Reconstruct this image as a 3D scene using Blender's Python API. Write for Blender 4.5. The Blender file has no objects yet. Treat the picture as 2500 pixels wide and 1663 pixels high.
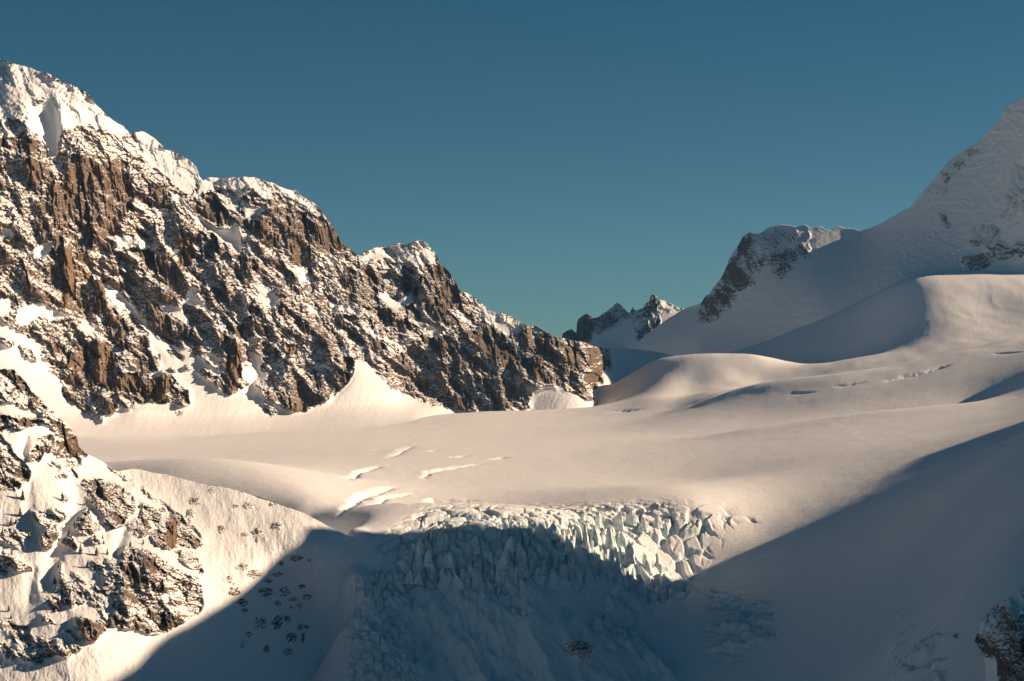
# Glacier basin with an icefall between snowy rock peaks, late-day sun from the right.
import bpy, math, random
import numpy as np

F, CX, CY = 5000.0, 1250.0, 831.5          # pinhole of the photograph, in its own pixels
SUN_AZ, SUN_EL = 80.0, 21.0                # sun: degrees to the right of the view, degrees above the horizon
HAZE = 1.3e-5                              # per metre
scene = bpy.context.scene
COL = scene.collection
f32 = np.float32

# ------------------------------------------------------------------ noise
def _hash(ix, iy, seed):
    h = (ix.astype(np.int64) * 374761393 + iy.astype(np.int64) * 668265263 + seed * 974711) & 0xFFFFFFFF
    h = h.astype(np.uint32)
    h = (h ^ (h >> np.uint32(13))) * np.uint32(1274126177)
    h = h ^ (h >> np.uint32(16))
    h = h * np.uint32(2246822519)
    return h ^ (h >> np.uint32(15))

def _u(h):
    return (h & np.uint32(0xFFFFFF)).astype(f32) / f32(16777215.0)

def pn(x, y, seed=0):
    """gradient noise, about -1..1"""
    x = np.asarray(x, f32); y = np.asarray(y, f32)
    xi = np.floor(x); yi = np.floor(y)
    fx = x - xi; fy = y - yi
    u = fx * fx * fx * (fx * (fx * 6 - 15) + 10); v = fy * fy * fy * (fy * (fy * 6 - 15) + 10)
    out = []
    for dx, dy in ((0, 0), (1, 0), (0, 1), (1, 1)):
        a = _u(_hash(xi + dx, yi + dy, seed)) * f32(6.2831853)
        out.append(np.cos(a) * (fx - dx) + np.sin(a) * (fy - dy))
    a = out[0] + u * (out[1] - out[0]); b = out[2] + u * (out[3] - out[2])
    return (a + v * (b - a)) * f32(1.5)

def fbm(x, y, oct=5, seed=0, gain=0.5, lac=2.03):
    s = 0; a = 1.0; n = 0
    for o in range(oct):
        s = s + a * pn(x, y, seed + o * 17); n += a
        x = x * lac + 3.7; y = y * lac + 1.3; a *= gain
    return s / n

def ridged(x, y, oct=4, seed=0, gain=0.5, lac=2.1):
    """0..1, sharp crests at 1"""
    s = 0; a = 1.0; n = 0
    for o in range(oct):
        s = s + a * (1 - np.minimum(1, np.abs(pn(x, y, seed + o * 17)) * 1.6)); n += a
        x = x * lac + 5.1; y = y * lac + 2.9; a *= gain
    return s / n

def worley(x, y, seed=0):
    """F1, F2, cell id 0..1, offset to the cell's point"""
    x = np.asarray(x, f32); y = np.asarray(y, f32)
    xi = np.floor(x); yi = np.floor(y)
    f1 = np.full(x.shape, 9.0, f32); f2 = f1.copy(); cid = np.zeros(x.shape, f32); ox = cid.copy(); oy = cid.copy()
    for dx in (-1, 0, 1):
        for dy in (-1, 0, 1):
            h = _hash(xi + dx, yi + dy, seed)
            jx = _u(h); jy = _u(_hash(xi + dx, yi + dy, seed + 77))
            ax = xi + dx + jx - x; ay = yi + dy + jy - y
            d = np.sqrt(ax * ax + ay * ay)
            m = d < f1
            f2 = np.where(m, f1, np.minimum(f2, d))
            cid = np.where(m, _u(_hash(xi + dx, yi + dy, seed + 191)), cid)
            ox = np.where(m, ax, ox); oy = np.where(m, ay, oy)
            f1 = np.where(m, d, f1)
    return f1, f2, cid, ox, oy

def sstep(a, b, x):
    t = np.clip((x - a) / (b - a), 0, 1)
    return t * t * (3 - 2 * t)

def blur(a, r):
    """three box blurs of radius r (grid cells) along both axes"""
    r = int(max(1, r)); a = a.astype(np.float64)
    for _ in range(3):
        for ax in (0, 1):
            p = np.concatenate([np.repeat(np.take(a, [0], ax), r + 1, ax), a, np.repeat(np.take(a, [-1], ax), r, ax)], ax)
            c = np.cumsum(p, ax); n = a.shape[ax]
            hi = np.take(c, np.arange(2 * r + 1, 2 * r + 1 + n), ax); lo = np.take(c, np.arange(0, n), ax)
            a = (hi - lo) / (2 * r + 1)
    return a.astype(f32)

def interp(px, pts):
    p = np.array(pts, float)
    return np.interp(px, p[:, 0], p[:, 1])

def unproj(px, py, D):
    return np.stack([(px - CX) / F * D, D + 0 * px, (CY - py) / F * D], -1)

class TPS:
    """thin plate spline through (a, b) -> v"""
    def __init__(s, P, V, sc, reg=0.0):
        P = np.array(P, float) / sc; n = len(P); s.P, s.sc = P, sc
        r2 = ((P[:, None] - P[None]) ** 2).sum(-1)
        K = np.where(r2 > 0, 0.5 * r2 * np.log(np.maximum(r2, 1e-12)), 0) + np.eye(n) * reg
        A = np.zeros((n + 3, n + 3)); A[:n, :n] = K; A[:n, n] = 1; A[:n, n + 1:] = P
        A[n, :n] = 1; A[n + 1:, :n] = P.T
        s.w = np.linalg.solve(A, np.concatenate([np.array(V, float), [0, 0, 0]]))
    def __call__(s, a, b):
        sh = np.shape(a); a = np.ravel(a) / s.sc; b = np.ravel(b) / s.sc
        n = len(s.P); out = s.w[n] + s.w[n + 1] * a + s.w[n + 2] * b
        a = a.astype(f32); b = b.astype(f32); acc = np.zeros(len(a), f32)
        for i in range(n):
            r2 = (a - f32(s.P[i, 0])) ** 2 + (b - f32(s.P[i, 1])) ** 2
            acc += f32(s.w[i] * 0.5) * r2 * np.log(np.maximum(r2, f32(1e-12)))
        return (out + acc).reshape(sh)

class Canvas:
    """cover maps drawn as polygons over the photograph's frame, later sampled on the surfaces themselves"""
    X0, Y0, X1, Y1, ST = -250, 80, 2750, 1800, 2
    W = (X1 - X0) // ST; H = (Y1 - Y0) // ST
    def __init__(s, v=0.0):
        s.a = np.full((s.H, s.W), v, f32)
    def poly(s, v, pts, ox=0, oy=0, k=1.0):
        p = np.array(pts, float) / k + [ox, oy]
        x0 = max(0, int((p[:, 0].min() - s.X0) / s.ST) - 1); x1 = min(s.W, int((p[:, 0].max() - s.X0) / s.ST) + 2)
        y0 = max(0, int((p[:, 1].min() - s.Y0) / s.ST) - 1); y1 = min(s.H, int((p[:, 1].max() - s.Y0) / s.ST) + 2)
        if x1 <= x0 or y1 <= y0: return
        X, Y = np.meshgrid(s.X0 + s.ST * (np.arange(x0, x1) + .5), s.Y0 + s.ST * (np.arange(y0, y1) + .5))
        ins = np.zeros(X.shape, bool); n = len(p)
        for i in range(n):
            (ax, ay), (bx, by) = p[i], p[(i + 1) % n]
            c = (ay > Y) != (by > Y)
            if ay != by: ins ^= c & (X < (bx - ax) * (Y - ay) / (by - ay) + ax)
        s.a[y0:y1, x0:x1][ins] = v
    def line(s, v, w, pts, ox=0, oy=0, k=1.0):
        """soft stroke of half width w; keeps the larger value"""
        p = np.array(pts, float) / k + [ox, oy]
        for (ax, ay), (bx, by) in zip(p[:-1], p[1:]):
            x0 = max(0, int((min(ax, bx) - 3 * w - s.X0) / s.ST)); x1 = min(s.W, int((max(ax, bx) + 3 * w - s.X0) / s.ST) + 2)
            y0 = max(0, int((min(ay, by) - 3 * w - s.Y0) / s.ST)); y1 = min(s.H, int((max(ay, by) + 3 * w - s.Y0) / s.ST) + 2)
            if x1 <= x0 or y1 <= y0: continue
            X, Y = np.meshgrid(s.X0 + s.ST * (np.arange(x0, x1) + .5), s.Y0 + s.ST * (np.arange(y0, y1) + .5))
            dx, dy = bx - ax, by - ay; t = np.clip(((X - ax) * dx + (Y - ay) * dy) / (dx * dx + dy * dy + 1e-9), 0, 1)
            d2 = (X - ax - t * dx) ** 2 + (Y - ay - t * dy) ** 2
            g = v * np.exp(-d2 / (w * w))
            cur = s.a[y0:y1, x0:x1]
            s.a[y0:y1, x0:x1] = np.where(np.abs(g) > np.abs(cur), g, cur)
    def blurred(s, px):
        c = Canvas(); c.a = blur(s.a, px / s.ST / 1.7) if px >= 3 else s.a; return c
    def __call__(s, px, py):
        fx = np.clip((px - s.X0) / s.ST - .5, 0, s.W - 1.001); fy = np.clip((py - s.Y0) / s.ST - .5, 0, s.H - 1.001)
        ix = fx.astype(np.int32); iy = fy.astype(np.int32); fx = (fx - ix).astype(f32); fy = (fy - iy).astype(f32)
        a = s.a
        return (a[iy, ix] * (1 - fx) + a[iy, ix + 1] * fx) * (1 - fy) + (a[iy + 1, ix] * (1 - fx) + a[iy + 1, ix + 1] * fx) * fy

# ------------------------------------------------------------------ scene helpers
def tag(o, label=None, cat=None, group=None, kind=None):
    if label: o["label"] = label
    if cat: o["category"] = cat
    if group: o["group"] = group
    if kind: o["kind"] = kind
    return o

def mesh_np(name, V, Q, mat, surf=None, smooth=True, parent=None):
    """mesh object from vertex array (n,3) and faces (m,4) or (m,3); surf (n,4) is stored as the colour attribute 'surf'"""
    me = bpy.data.meshes.new(name); V = np.ascontiguousarray(V, f32); Q = np.ascontiguousarray(Q, np.int32)
    k = Q.shape[1]; m = len(Q)
    me.vertices.add(len(V)); me.vertices.foreach_set("co", V.ravel())
    me.loops.add(m * k); me.loops.foreach_set("vertex_index", Q.ravel())
    me.polygons.add(m); me.polygons.foreach_set("loop_start", np.arange(0, m * k, k, dtype=np.int32))
    me.polygons.foreach_set("loop_total", np.full(m, k, np.int32))
    me.polygons.foreach_set("use_smooth", np.full(m, smooth, bool))
    if surf is not None:
        at = me.attributes.new("surf", 'FLOAT_COLOR', 'POINT')
        at.data.foreach_set("color", np.ascontiguousarray(surf, f32).ravel())
    me.update(); me.validate()
    me.materials.append(mat)
    o = bpy.data.objects.new(name, me); COL.objects.link(o)
    if parent: o.parent = parent
    return o

def grid_quads(R, C):
    i = np.arange(R * C, dtype=np.int32).reshape(R, C)
    return np.stack([i[:-1, :-1], i[:-1, 1:], i[1:, 1:], i[1:, :-1]], -1).reshape(-1, 4)

def grid_normals(P):
    du = np.gradient(P, axis=1); dv = np.gradient(P, axis=0)
    n = np.cross(du, dv); n /= np.linalg.norm(n, axis=-1, keepdims=True) + 1e-9
    return n

def rank01(a, mask=None):
    v = a[mask] if mask is not None else a.ravel()
    q = np.quantile(v[::max(1, len(v) // 50000)], np.linspace(0, 1, 201))
    return np.interp(a, q, np.linspace(0, 1, 201)).astype(f32)

# ------------------------------------------------------------------ materials
def nodes(name):
    m = bpy.data.materials.new(name); m.use_nodes = True
    nt = m.node_tree; nt.nodes.clear()
    return m, nt, nt.nodes.new, nt.links.new

def land_material():
    """snow, rock and glacier ice chosen by the mesh's own cover map (surf: snow, tan, ice, dust)"""
    m, nt, N, L = nodes("snow_and_rock")
    out = N("ShaderNodeOutputMaterial"); bs = N("ShaderNodeBsdfPrincipled"); L(bs.outputs[0], out.inputs[0])
    at = N("ShaderNodeAttribute"); at.attribute_name = "surf"
    sep = N("ShaderNodeSeparateColor"); L(at.outputs["Color"], sep.inputs[0])
    geo = N("ShaderNodeNewGeometry")
    def noise(scale, det, rough=0.55, vec=None):
        n = N("ShaderNodeTexNoise"); n.inputs["Scale"].default_value = scale; n.inputs["Detail"].default_value = det
        n.inputs["Roughness"].default_value = rough; L(vec or geo.outputs["Position"], n.inputs["Vector"]); return n
    def mix(fac, a, b, blend='MIX'):
        x = N("ShaderNodeMix"); x.data_type = 'RGBA'; x.blend_type = blend
        for sock, v in ((x.inputs[0], fac), (x.inputs[6], a), (x.inputs[7], b)):
            if isinstance(v, (int, float)): sock.default_value = v
            elif isinstance(v, tuple): sock.default_value = (*v, 1)
            else: L(v, sock)
        return x.outputs[2]
    # rock: dark grey schist to tan granite, broken by noise and vertical staining
    vm = N("ShaderNodeVectorMath"); vm.operation = 'MULTIPLY'; L(geo.outputs["Position"], vm.inputs[0]); vm.inputs[1].default_value = (1, 1, .22)
    n1 = noise(0.11, 6, .65); n2 = noise(0.22, 5, .6, vm.outputs[0])
    dark = mix(n1.outputs["Fac"], (.050, .042, .035), (.175, .138, .104))
    tan = mix(n2.outputs["Fac"], (.075, .050, .033), (.33, .215, .125))
    rock = mix(sep.outputs[1], dark, tan)
    # snow, faintly uneven
    n3 = noise(0.02, 6, .6)
    snow = mix(n3.outputs["Fac"], (.845, .845, .855), (.885, .88, .875))
    n4 = noise(0.25, 5, .6)
    rmp = N("ShaderNodeMapRange"); rmp.inputs["From Min"].default_value = .36; rmp.inputs["From Max"].default_value = .64; L(n4.outputs["Fac"], rmp.inputs[0])
    ice = mix(rmp.outputs[0], (.52, .67, .71), (.83, .89, .88))
    base = mix(sep.outputs[0], rock, snow)
    base = mix(sep.outputs[2], base, ice)
    L(base, bs.inputs["Base Color"])
    bs.inputs["Roughness"].default_value = .75
    bs.inputs["Specular IOR Level"].default_value = .25
    # fine relief: wind crust on snow, grain on rock
    vs = N("ShaderNodeVectorMath"); vs.operation = 'MULTIPLY'; L(geo.outputs["Position"], vs.inputs[0]); vs.inputs[1].default_value = (.45, 1, 1)
    b1 = noise(0.42, 6, .75, vs.outputs[0])
    bump = N("ShaderNodeBump"); bump.inputs["Strength"].default_value = 1.0
    md = N("ShaderNodeMath"); md.operation = 'MULTIPLY_ADD'; L(sep.outputs[0], md.inputs[0]); md.inputs[1].default_value = -.9; md.inputs[2].default_value = 1.7
    L(md.outputs[0], bump.inputs["Distance"])
    L(b1.outputs["Fac"], bump.inputs["Height"]); L(bump.outputs[0], bs.inputs["Normal"])
    return m

LAND = land_material()
L_SUN = np.array([math.sin(math.radians(SUN_AZ)) * math.cos(math.radians(SUN_EL)),
                  math.cos(math.radians(SUN_AZ)) * math.cos(math.radians(SUN_EL)), math.sin(math.radians(SUN_EL))])

# ------------------------------------------------------------------ rock and snow faces
def face(cols, top, bot, rows, Dctl, cover, tan, relief, back=(420, 14), jag=2.0, jagseed=1, reg=1e-5, strata=38.0, bands=.7, wide=None, calm=50, post=None):
    """A mountain face: sheet between a foot line and a crest line, its distance a spline through Dctl, its rock relief added
    in metres along the line of sight; behind the crest the far side falls away. -> P (rows,cols,3), surf, px, py"""
    cols = np.asarray(cols, float); C = len(cols)
    t = np.linspace(0, 1, rows)
    tp = top(cols) + jag * (fbm(cols / 14, cols * 0 + .3, 4, jagseed) * 1.6)
    bt = bot(cols)
    k = 41; tsm = np.convolve(np.pad(tp, k // 2, mode='edge'), np.ones(k) / k, 'valid')
    px = np.repeat(cols[None], rows, 0); py = bt[None] + (tsm - bt)[None] * t[:, None] + (tp - tsm)[None] * (t ** 9)[:, None]
    ctl = np.array(Dctl, float)
    sp = TPS(ctl[:, :2], np.log(ctl[:, 2]), 400.0, reg)
    D = np.exp(sp(px, py))
    cv = cover(px, py); tn = tan(px, py)
    a = math.radians(strata); u = px * math.cos(a) + py * math.sin(a); v = py * math.cos(a) - px * math.sin(a)
    band = .62 * fbm(u / 130, v / 26, 4, 97) + .38 * fbm(px / 55, py / 75, 3, 98)
    cv = np.clip(cv + bands * band * sstep(.06, .30, cv) * (1 - sstep(.78, .93, cv)), 0, 1)
    R = relief(px, py, cv, tn)
    if wide is not None:
        ws = sstep(.86, .99, wide(px, py)); R = R * (1 - ws) + .3 * blur(R, calm) * ws
    D = D + R
    if post is not None: D = D + post(px, py)
    P = unproj(px, py, D)
    n = grid_normals(P)
    up = n[..., 2]
    sc = .8 * (up - blur(up, 16)) + .46 * fbm(px / 4.4, py / 3.0, 3, 91, .75) + .16 * fbm((px * .79 + py * .61) / 22, (py * .79 - px * .61) / 6, 3, 92) + .14 * fbm(px / 18, py / 18, 3, 93)
    r = rank01(sc)
    snow = sstep(-.14, .13, r - (1 - cv) * 1.27 + .135)
    surf = np.zeros((rows, C, 4), f32); surf[..., 0] = snow; surf[..., 3] = 1
    surf[..., 1] = np.clip(tn * (.55 + .9 * ridged((px - .12 * py) / 16, py / 110, 3, 95)) + .12 * fbm(px / 60, py / 90, 3, 96), 0, 1)
    # the far side
    depth, k = back
    ext = []
    for j in range(1, k + 1):
        s = (j / k) ** 1.6 * depth
        Q = P[-1].copy(); Q[:, 1] += s; Q[:, 0] *= (Q[:, 1] / P[-1][:, 1]); Q[:, 2] -= s * .75 + 6 * np.abs(fbm(cols / 30, cols * 0 + s / 60, 3, 5)) * min(1, s / 40)
        ext.append(Q)
    P = np.concatenate([P, np.array(ext)], 0)
    se = np.repeat(surf[-1:], k, 0); se[..., 0] = np.maximum(se[..., 0], .8)
    surf = np.concatenate([surf, se], 0)
    return P, surf, px, py

def facet(x, y, seed, h=.6, tilt=1.0):
    """broken planes: every cell its own height and tilt"""
    f1, f2, c, ox, oy = worley(x, y, seed)
    tx = (c * 57.31) % 1 - .5; ty = (c * 131.7) % 1 - .5
    return (c - .5) * h + (ox * tx + oy * ty) * 2 * tilt

def rock_relief(px, py, cv, tn, strata=38.0, amp=1.0, seed=0, vert=1.0, rib=60.0):
    """metres of relief (negative = towards the viewer)"""
    wx = px + 16 * fbm(px / 80, py / 80, 4, seed + 41); wy = py + 16 * fbm(px / 80, py / 80, 4, seed + 42)
    a = math.radians(strata); ca, sa = math.cos(a), math.sin(a)
    u = wx * ca + wy * sa; v = wy * ca - wx * sa
    b = math.radians(rib); rc = wx * math.sin(b) - wy * math.cos(b); ra = wx * math.cos(b) + wy * math.sin(b)
    lean = px + 6 * fbm(px / 26, py / 70, 3, seed + 44) - .12 * py
    ribs = ridged(rc / 95, ra / 300, 3, seed + 1, .5) - .5
    swell = fbm(wx / 170, wy / 170, 3, seed + 6)
    fa = facet(u / 60, v / 36, seed + 2, .8); fb = facet(u / 24, v / 15, seed + 7, 1.0); fc = facet(wx / 10, wy / 8, seed + 8, 1.1)
    fd = facet(u / 6.5, v / 4, seed + 11, 1.1)
    led = fbm(u / 30, v / 9, 3, seed + 3, .6)
    iso = fbm(wx / 9, wy / 9, 4, seed + 5, .66)
    pil = facet(lean / 17, wy / 95, seed + 4, 1.1, .8); pil2 = ridged(lean / 9, wy / 80, 3, seed + 9, .55) - .5
    pil0 = facet(lean / 52, wy / 330, seed + 13, 1.2, .9)
    rockn = 1 - sstep(.72, .99, cv)
    cliff = 1 - sstep(.10, .40, cv)
    rime = sstep(.70, .84, cv) * (1 - sstep(.92, .98, cv))
    r = rime * 2.6 * fbm(wx / 13, wy / 9, 4, seed + 12, .6) + (-44 * ribs + 26 * swell) * (.12 + .88 * rockn)
    r = r + rockn * (9 * fa + 5.5 * fb + 3.8 * fc + 2.2 * fd + 2.0 * led + 4.2 * iso) * (1 - .45 * cliff) + cliff * vert * (11 * pil - 8 * pil2 + 24 * pil0)
    return amp * r

# --- the massif on the left: cover map traced by eye
cov = Canvas(.40); tanc = Canvas(.30)
def P_(v, pts, ox, oy, k, tan=None):
    cov.poly(v, pts, ox, oy, k)
    if tan is not None: tanc.poly(tan, pts, ox, oy, k)
K = 4.708
# foot snow
cov.poly(1, [(-250, 770), (0, 775), (60, 830), (100, 880), (160, 940), (215, 1000), (250, 1022), (300, 985), (340, 985), (400, 985), (460, 960), (365, 860), (480, 870), (530, 900), (560, 965), (620, 930), (650, 975), (720, 1003), (790, 985), (850, 930), (870, 880), (890, 880), (960, 950), (1050, 985), (1130, 1003), (1280, 1003), (1300, 960), (1340, 935), (1400, 960), (1450, 985), (1700, 985), (1700, 1400), (-250, 1400)])
# summit, great wall (A)
A = (0, 280, K)
P_(.88, [(-250, 140), (0, 145), (100, 170), (226, 240), (318, 326), (300, 335), (265, 325), (235, 310), (210, 315), (160, 330), (150, 300), (140, 265), (110, 240), (85, 250), (78, 290), (40, 300), (0, 290), (-250, 290)], 0, 0, 1)
P_(.72, [(0, 290), (78, 290), (85, 335), (110, 350), (60, 345), (0, 330)], 0, 0, 1)
P_(.66, [(720, 180), (1000, 130), (1250, 160), (1400, 280), (1580, 350), (1660, 500), (1350, 470), (1000, 430), (700, 420)], *A)
P_(.90, [(1510, 190), (1640, 170), (1750, 220), (1900, 390), (1950, 410), (2130, 490), (2230, 530), (2290, 640), (2285, 770), (2200, 900), (2100, 900), (1950, 760), (1800, 640), (1690, 600), (1660, 500), (1580, 350)], *A)
P_(.14, [(830, 480), (1000, 420), (1150, 560), (1350, 480), (1470, 560), (1500, 850), (1530, 990), (1420, 1180), (1330, 1400), (1200, 1420), (1100, 1540), (1020, 1540), (900, 1350), (700, 1300), (560, 1050), (520, 850), (600, 760), (720, 800), (760, 560), (700, 600)], *A, tan=.45)
P_(.10, [(860, 480), (940, 500), (920, 640), (880, 790), (860, 700)], *A, tan=1)
P_(.10, [(720, 550), (750, 550), (780, 850), (750, 820)], *A, tan=1)
P_(.12, [(1250, 540), (1330, 560), (1340, 700), (1310, 790), (1280, 700)], *A, tan=1)
P_(.12, [(1390, 750), (1480, 700), (1530, 990), (1450, 1150), (1420, 1000)], *A, tan=.9)
P_(.12, [(80, 270), (270, 230), (380, 260), (410, 380), (290, 460), (170, 440)], *A, tan=.35)
P_(.16, [(270, 530), (390, 520), (480, 850), (520, 960), (520, 1200), (620, 1320), (400, 1330), (420, 1000), (380, 850), (300, 700)], *A, tan=.75)
P_(1.0, [(370, -60), (450, -130), (530, -180), (600, -100), (690, 0), (720, 180), (680, 350), (660, 470), (640, 540), (570, 520), (545, 430), (480, 300), (400, 180), (360, 80)], *A)
P_(.95, [(0, 1280), (130, 1290), (190, 1400), (0, 1440)], *A)
P_(.85, [(1320, 1430), (1450, 1370), (1700, 1450), (1830, 1450), (1800, 1568), (1300, 1568)], *A)
P_(.95, [(1750, 1080), (1900, 1090), (1950, 1170), (1780, 1180)], *A)
P_(.70, [(1520, 990), (1750, 1100), (1740, 1250), (1560, 1130)], *A)
P_(.15, [(1760, 1240), (1870, 1220), (1900, 1380), (1760, 1400)], *A)
# rounded second summit (B)
B = (400, 400, K)
P_(.86, [(390, 180), (520, 130), (860, 145), (1040, 130), (1350, 220), (1560, 280), (1660, 380), (1800, 510), (1900, 650), (1760, 560), (1600, 480), (1450, 420), (1300, 350), (1150, 380), (1000, 250), (900, 400), (780, 320), (600, 290), (500, 330), (390, 380)], *B)
P_(1.0, [(260, 400), (380, 330), (390, 220), (500, 260), (430, 370)], *B)
P_(.85, [(640, 380), (760, 340), (870, 400), (830, 600), (710, 490)], *B)
P_(.80, [(150, 330), (270, 480), (400, 620), (350, 640), (200, 480), (100, 380)], *B)
P_(.18, [(920, 620), (1120, 640), (1250, 480), (1500, 520), (1700, 640), (1850, 760), (2060, 980), (1950, 1060), (1800, 1020), (1640, 1180), (1450, 1160), (1380, 1000), (1200, 950), (1050, 830)], *B, tan=.3)
P_(.12, [(1470, 800), (1600, 820), (1600, 1150), (1450, 1150)], *B, tan=.55)
P_(.22, [(440, 500), (640, 420), (720, 540), (820, 650), (780, 750), (650, 710), (470, 610)], *B)
P_(.45, [(880, 830), (1050, 850), (1200, 1000), (1150, 1160), (960, 1180), (870, 1090)], *B)
P_(.97, [(930, 560), (870, 420), (960, 430), (1010, 490), (1160, 490), (1130, 560), (1020, 640), (940, 620)], *B)
P_(1.0, [(350, 580), (480, 650), (640, 740), (760, 750), (830, 660), (860, 800), (900, 950), (870, 1070), (820, 1010), (750, 910), (700, 910), (600, 820), (480, 740), (400, 660)], *B)
P_(.75, [(1770, 1130), (1950, 1070), (2200, 1070), (2230, 1150), (2000, 1160), (1800, 1180)], *B)
P_(.80, [(1380, 1180), (1600, 1200), (1800, 1420), (1840, 1480), (1700, 1420), (1580, 1260), (1470, 1220)], *B)
P_(.95, [(960, 1280), (1080, 1370), (1250, 1480), (1300, 1568), (1100, 1568), (1040, 1450)], *B)
P_(.85, [(1560, 1210), (1640, 1190), (1680, 1300), (1560, 1420)], *B)
P_(.07, [(180, 800), (300, 850), (330, 1000), (320, 1180), (170, 1190)], *B, tan=1)
P_(.07, [(370, 790), (395, 800), (385, 920), (355, 920)], *B, tan=1)
P_(.90, [(300, 1400), (400, 1400), (400, 1490), (240, 1520)], *B)
# lower wall (C)
Cc = (0, 580, K)
P_(.22, [(1100, 240), (1300, 180), (1500, 100), (1550, 110), (1700, 150), (1900, 200), (2040, 330), (2110, 480), (2100, 640), (2050, 740), (1880, 760), (1700, 690), (1500, 690), (1380, 620), (1200, 480), (1110, 380)], *Cc, tan=.45)
P_(.14, [(1500, 700), (1720, 700), (1870, 840), (1880, 960), (1750, 1000), (1620, 880)], *Cc, tan=.35)
P_(.05, [(690, 100), (780, 120), (830, 220), (870, 450), (860, 640), (860, 720), (790, 740), (780, 850), (700, 830), (720, 560), (700, 330)], *Cc, tan=1)
P_(.18, [(880, 60), (1010, 0), (1060, 200), (1090, 450), (1060, 520), (960, 520), (880, 460), (860, 250)], *Cc, tan=.95)
P_(.25, [(520, 200), (690, 130), (700, 360), (640, 420), (520, 400)], *Cc)
P_(1.0, [(390, 130), (470, 60), (640, 30), (560, 180), (480, 250), (400, 240)], *Cc)
P_(.18, [(870, 640), (1070, 690), (1050, 850), (980, 950), (930, 800)], *Cc, tan=.1)
P_(.07, [(1075, 520), (1130, 470), (1190, 500), (1220, 700), (1250, 830), (1190, 860), (1080, 890), (1090, 700)], *Cc, tan=.55)
P_(.93, [(1190, 510), (1260, 540), (1400, 660), (1530, 770), (1620, 880), (1700, 1000), (1720, 1080), (1640, 1000), (1500, 880), (1380, 800), (1280, 760), (1220, 640)], *Cc)
P_(.97, [(1830, 760), (2030, 770), (2100, 850), (2200, 960), (2080, 970), (1960, 890), (1870, 830)], *Cc)
P_(.90, [(2110, 660), (2200, 640), (2354, 760), (2354, 850), (2200, 780)], *Cc)
P_(1.0, [(1700, 1030), (1740, 1100), (1850, 1170), (2000, 1230), (2200, 1310), (2354, 1400), (2354, 1568), (1800, 1568), (1860, 1400), (1700, 1270), (1740, 1180)], *Cc)
P_(.10, [(1610, 1150), (1730, 1150), (1700, 1260), (1600, 1310)], *Cc, tan=.9)
P_(.14, [(930, 1200), (1220, 1180), (1300, 1240), (1330, 1420), (1250, 1560), (1020, 1568), (900, 1400), (860, 1280)], *Cc, tan=.9)
P_(.15, [(1200, 900), (1310, 920), (1380, 870), (1400, 1000), (1530, 1040), (1500, 1120), (1340, 1180), (1210, 1130), (1180, 1040)], *Cc, tan=.6)
P_(1.0, [(0, 700), (120, 680), (120, 900), (0, 920), (-300, 900), (-300, 700)], *Cc)
P_(.92, [(230, 780), (350, 750), (540, 760), (640, 820), (800, 860), (860, 920), (780, 930), (600, 970), (500, 920), (380, 960), (380, 1010), (200, 1000), (170, 980)], *Cc)
P_(.95, [(870, 930), (1000, 980), (1160, 1060), (1200, 1110), (1000, 1050)], *Cc)
P_(1.0, [(800, 1080), (860, 1090), (850, 1260), (820, 1240)], *Cc)
P_(1.0, [(-300, 900), (0, 960), (180, 1040), (300, 1130), (430, 1220), (470, 1330), (560, 1440), (620, 1568), (200, 1568), (0, 1300), (-300, 1200)], *Cc)
P_(.45, [(200, 1230), (330, 1290), (460, 1420), (400, 1430), (280, 1350)], *Cc)
P_(.50, [(0, 1120), (150, 1220), (140, 1260), (0, 1220)], *Cc, tan=.5)
P_(.50, [(420, 1180), (600, 1200), (760, 1290), (900, 1420), (1030, 1500), (1060, 1568), (720, 1568), (560, 1440), (480, 1300)], *Cc)
# foot of the lower wall (Fz)
Fz = (0, 850, K)
P_(.25, [(480, 0), (820, 0), (940, 150), (1040, 260), (1060, 420), (1200, 640), (1140, 670), (1030, 540), (900, 380), (800, 300), (700, 200), (540, 120)], *Fz, tan=.45)
P_(.50, [(230, 20), (500, 180), (640, 300), (780, 380), (870, 420), (1000, 540), (1150, 740), (1060, 800), (960, 720), (880, 620), (760, 430), (640, 310), (520, 210), (440, 150), (300, 80)], *Fz, tan=.6)
P_(.50, [(700, 450), (830, 480), (950, 570), (900, 700), (840, 680), (740, 580)], *Fz, tan=.4)
P_(.30, [(1200, 680), (1270, 660), (1330, 730), (1270, 770)], *Fz, tan=.7)
P_(.40, [(1110, 800), (1170, 790), (1180, 870)], *Fz, tan=.7)
P_(.12, [(1030, 60), (1230, 0), (1280, 180), (1400, 380), (1400, 470), (1280, 500), (1170, 430), (1060, 420), (1050, 250)], *Fz, tan=1)
P_(.40, [(1540, 80), (1830, 70), (1830, 200), (1700, 330), (1640, 330), (1560, 180)], *Fz, tan=.3)
P_(.08, [(1390, 280), (1500, 250), (1620, 290), (1620, 400), (1560, 500), (1500, 470), (1400, 370)], *Fz, tan=.6)
P_(.07, [(1590, 500), (1720, 370), (1850, 330), (1880, 250), (1920, 270), (1960, 400), (1900, 540), (1840, 600), (1780, 600), (1640, 550)], *Fz, tan=.95)
P_(1.0, [(1430, 220), (1530, 210), (1610, 280), (1430, 260)], *Fz)
P_(1.0, [(1720, 360), (1760, 250), (1870, 240), (1860, 320)], *Fz)
P_(.40, [(1900, 600), (2080, 420), (2170, 480), (2190, 640), (2120, 670), (2010, 630)], *Fz, tan=.6)
P_(.60, [(1280, 520), (1380, 540), (1580, 620), (1500, 720), (1400, 680), (1300, 620)], *Fz, tan=.8)
P_(.60, [(1990, 710), (2110, 750), (2050, 780)], *Fz, tan=.6)
P_(.30, [(1950, 220), (2030, 270), (2000, 290)], *Fz, tan=.6)
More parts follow.
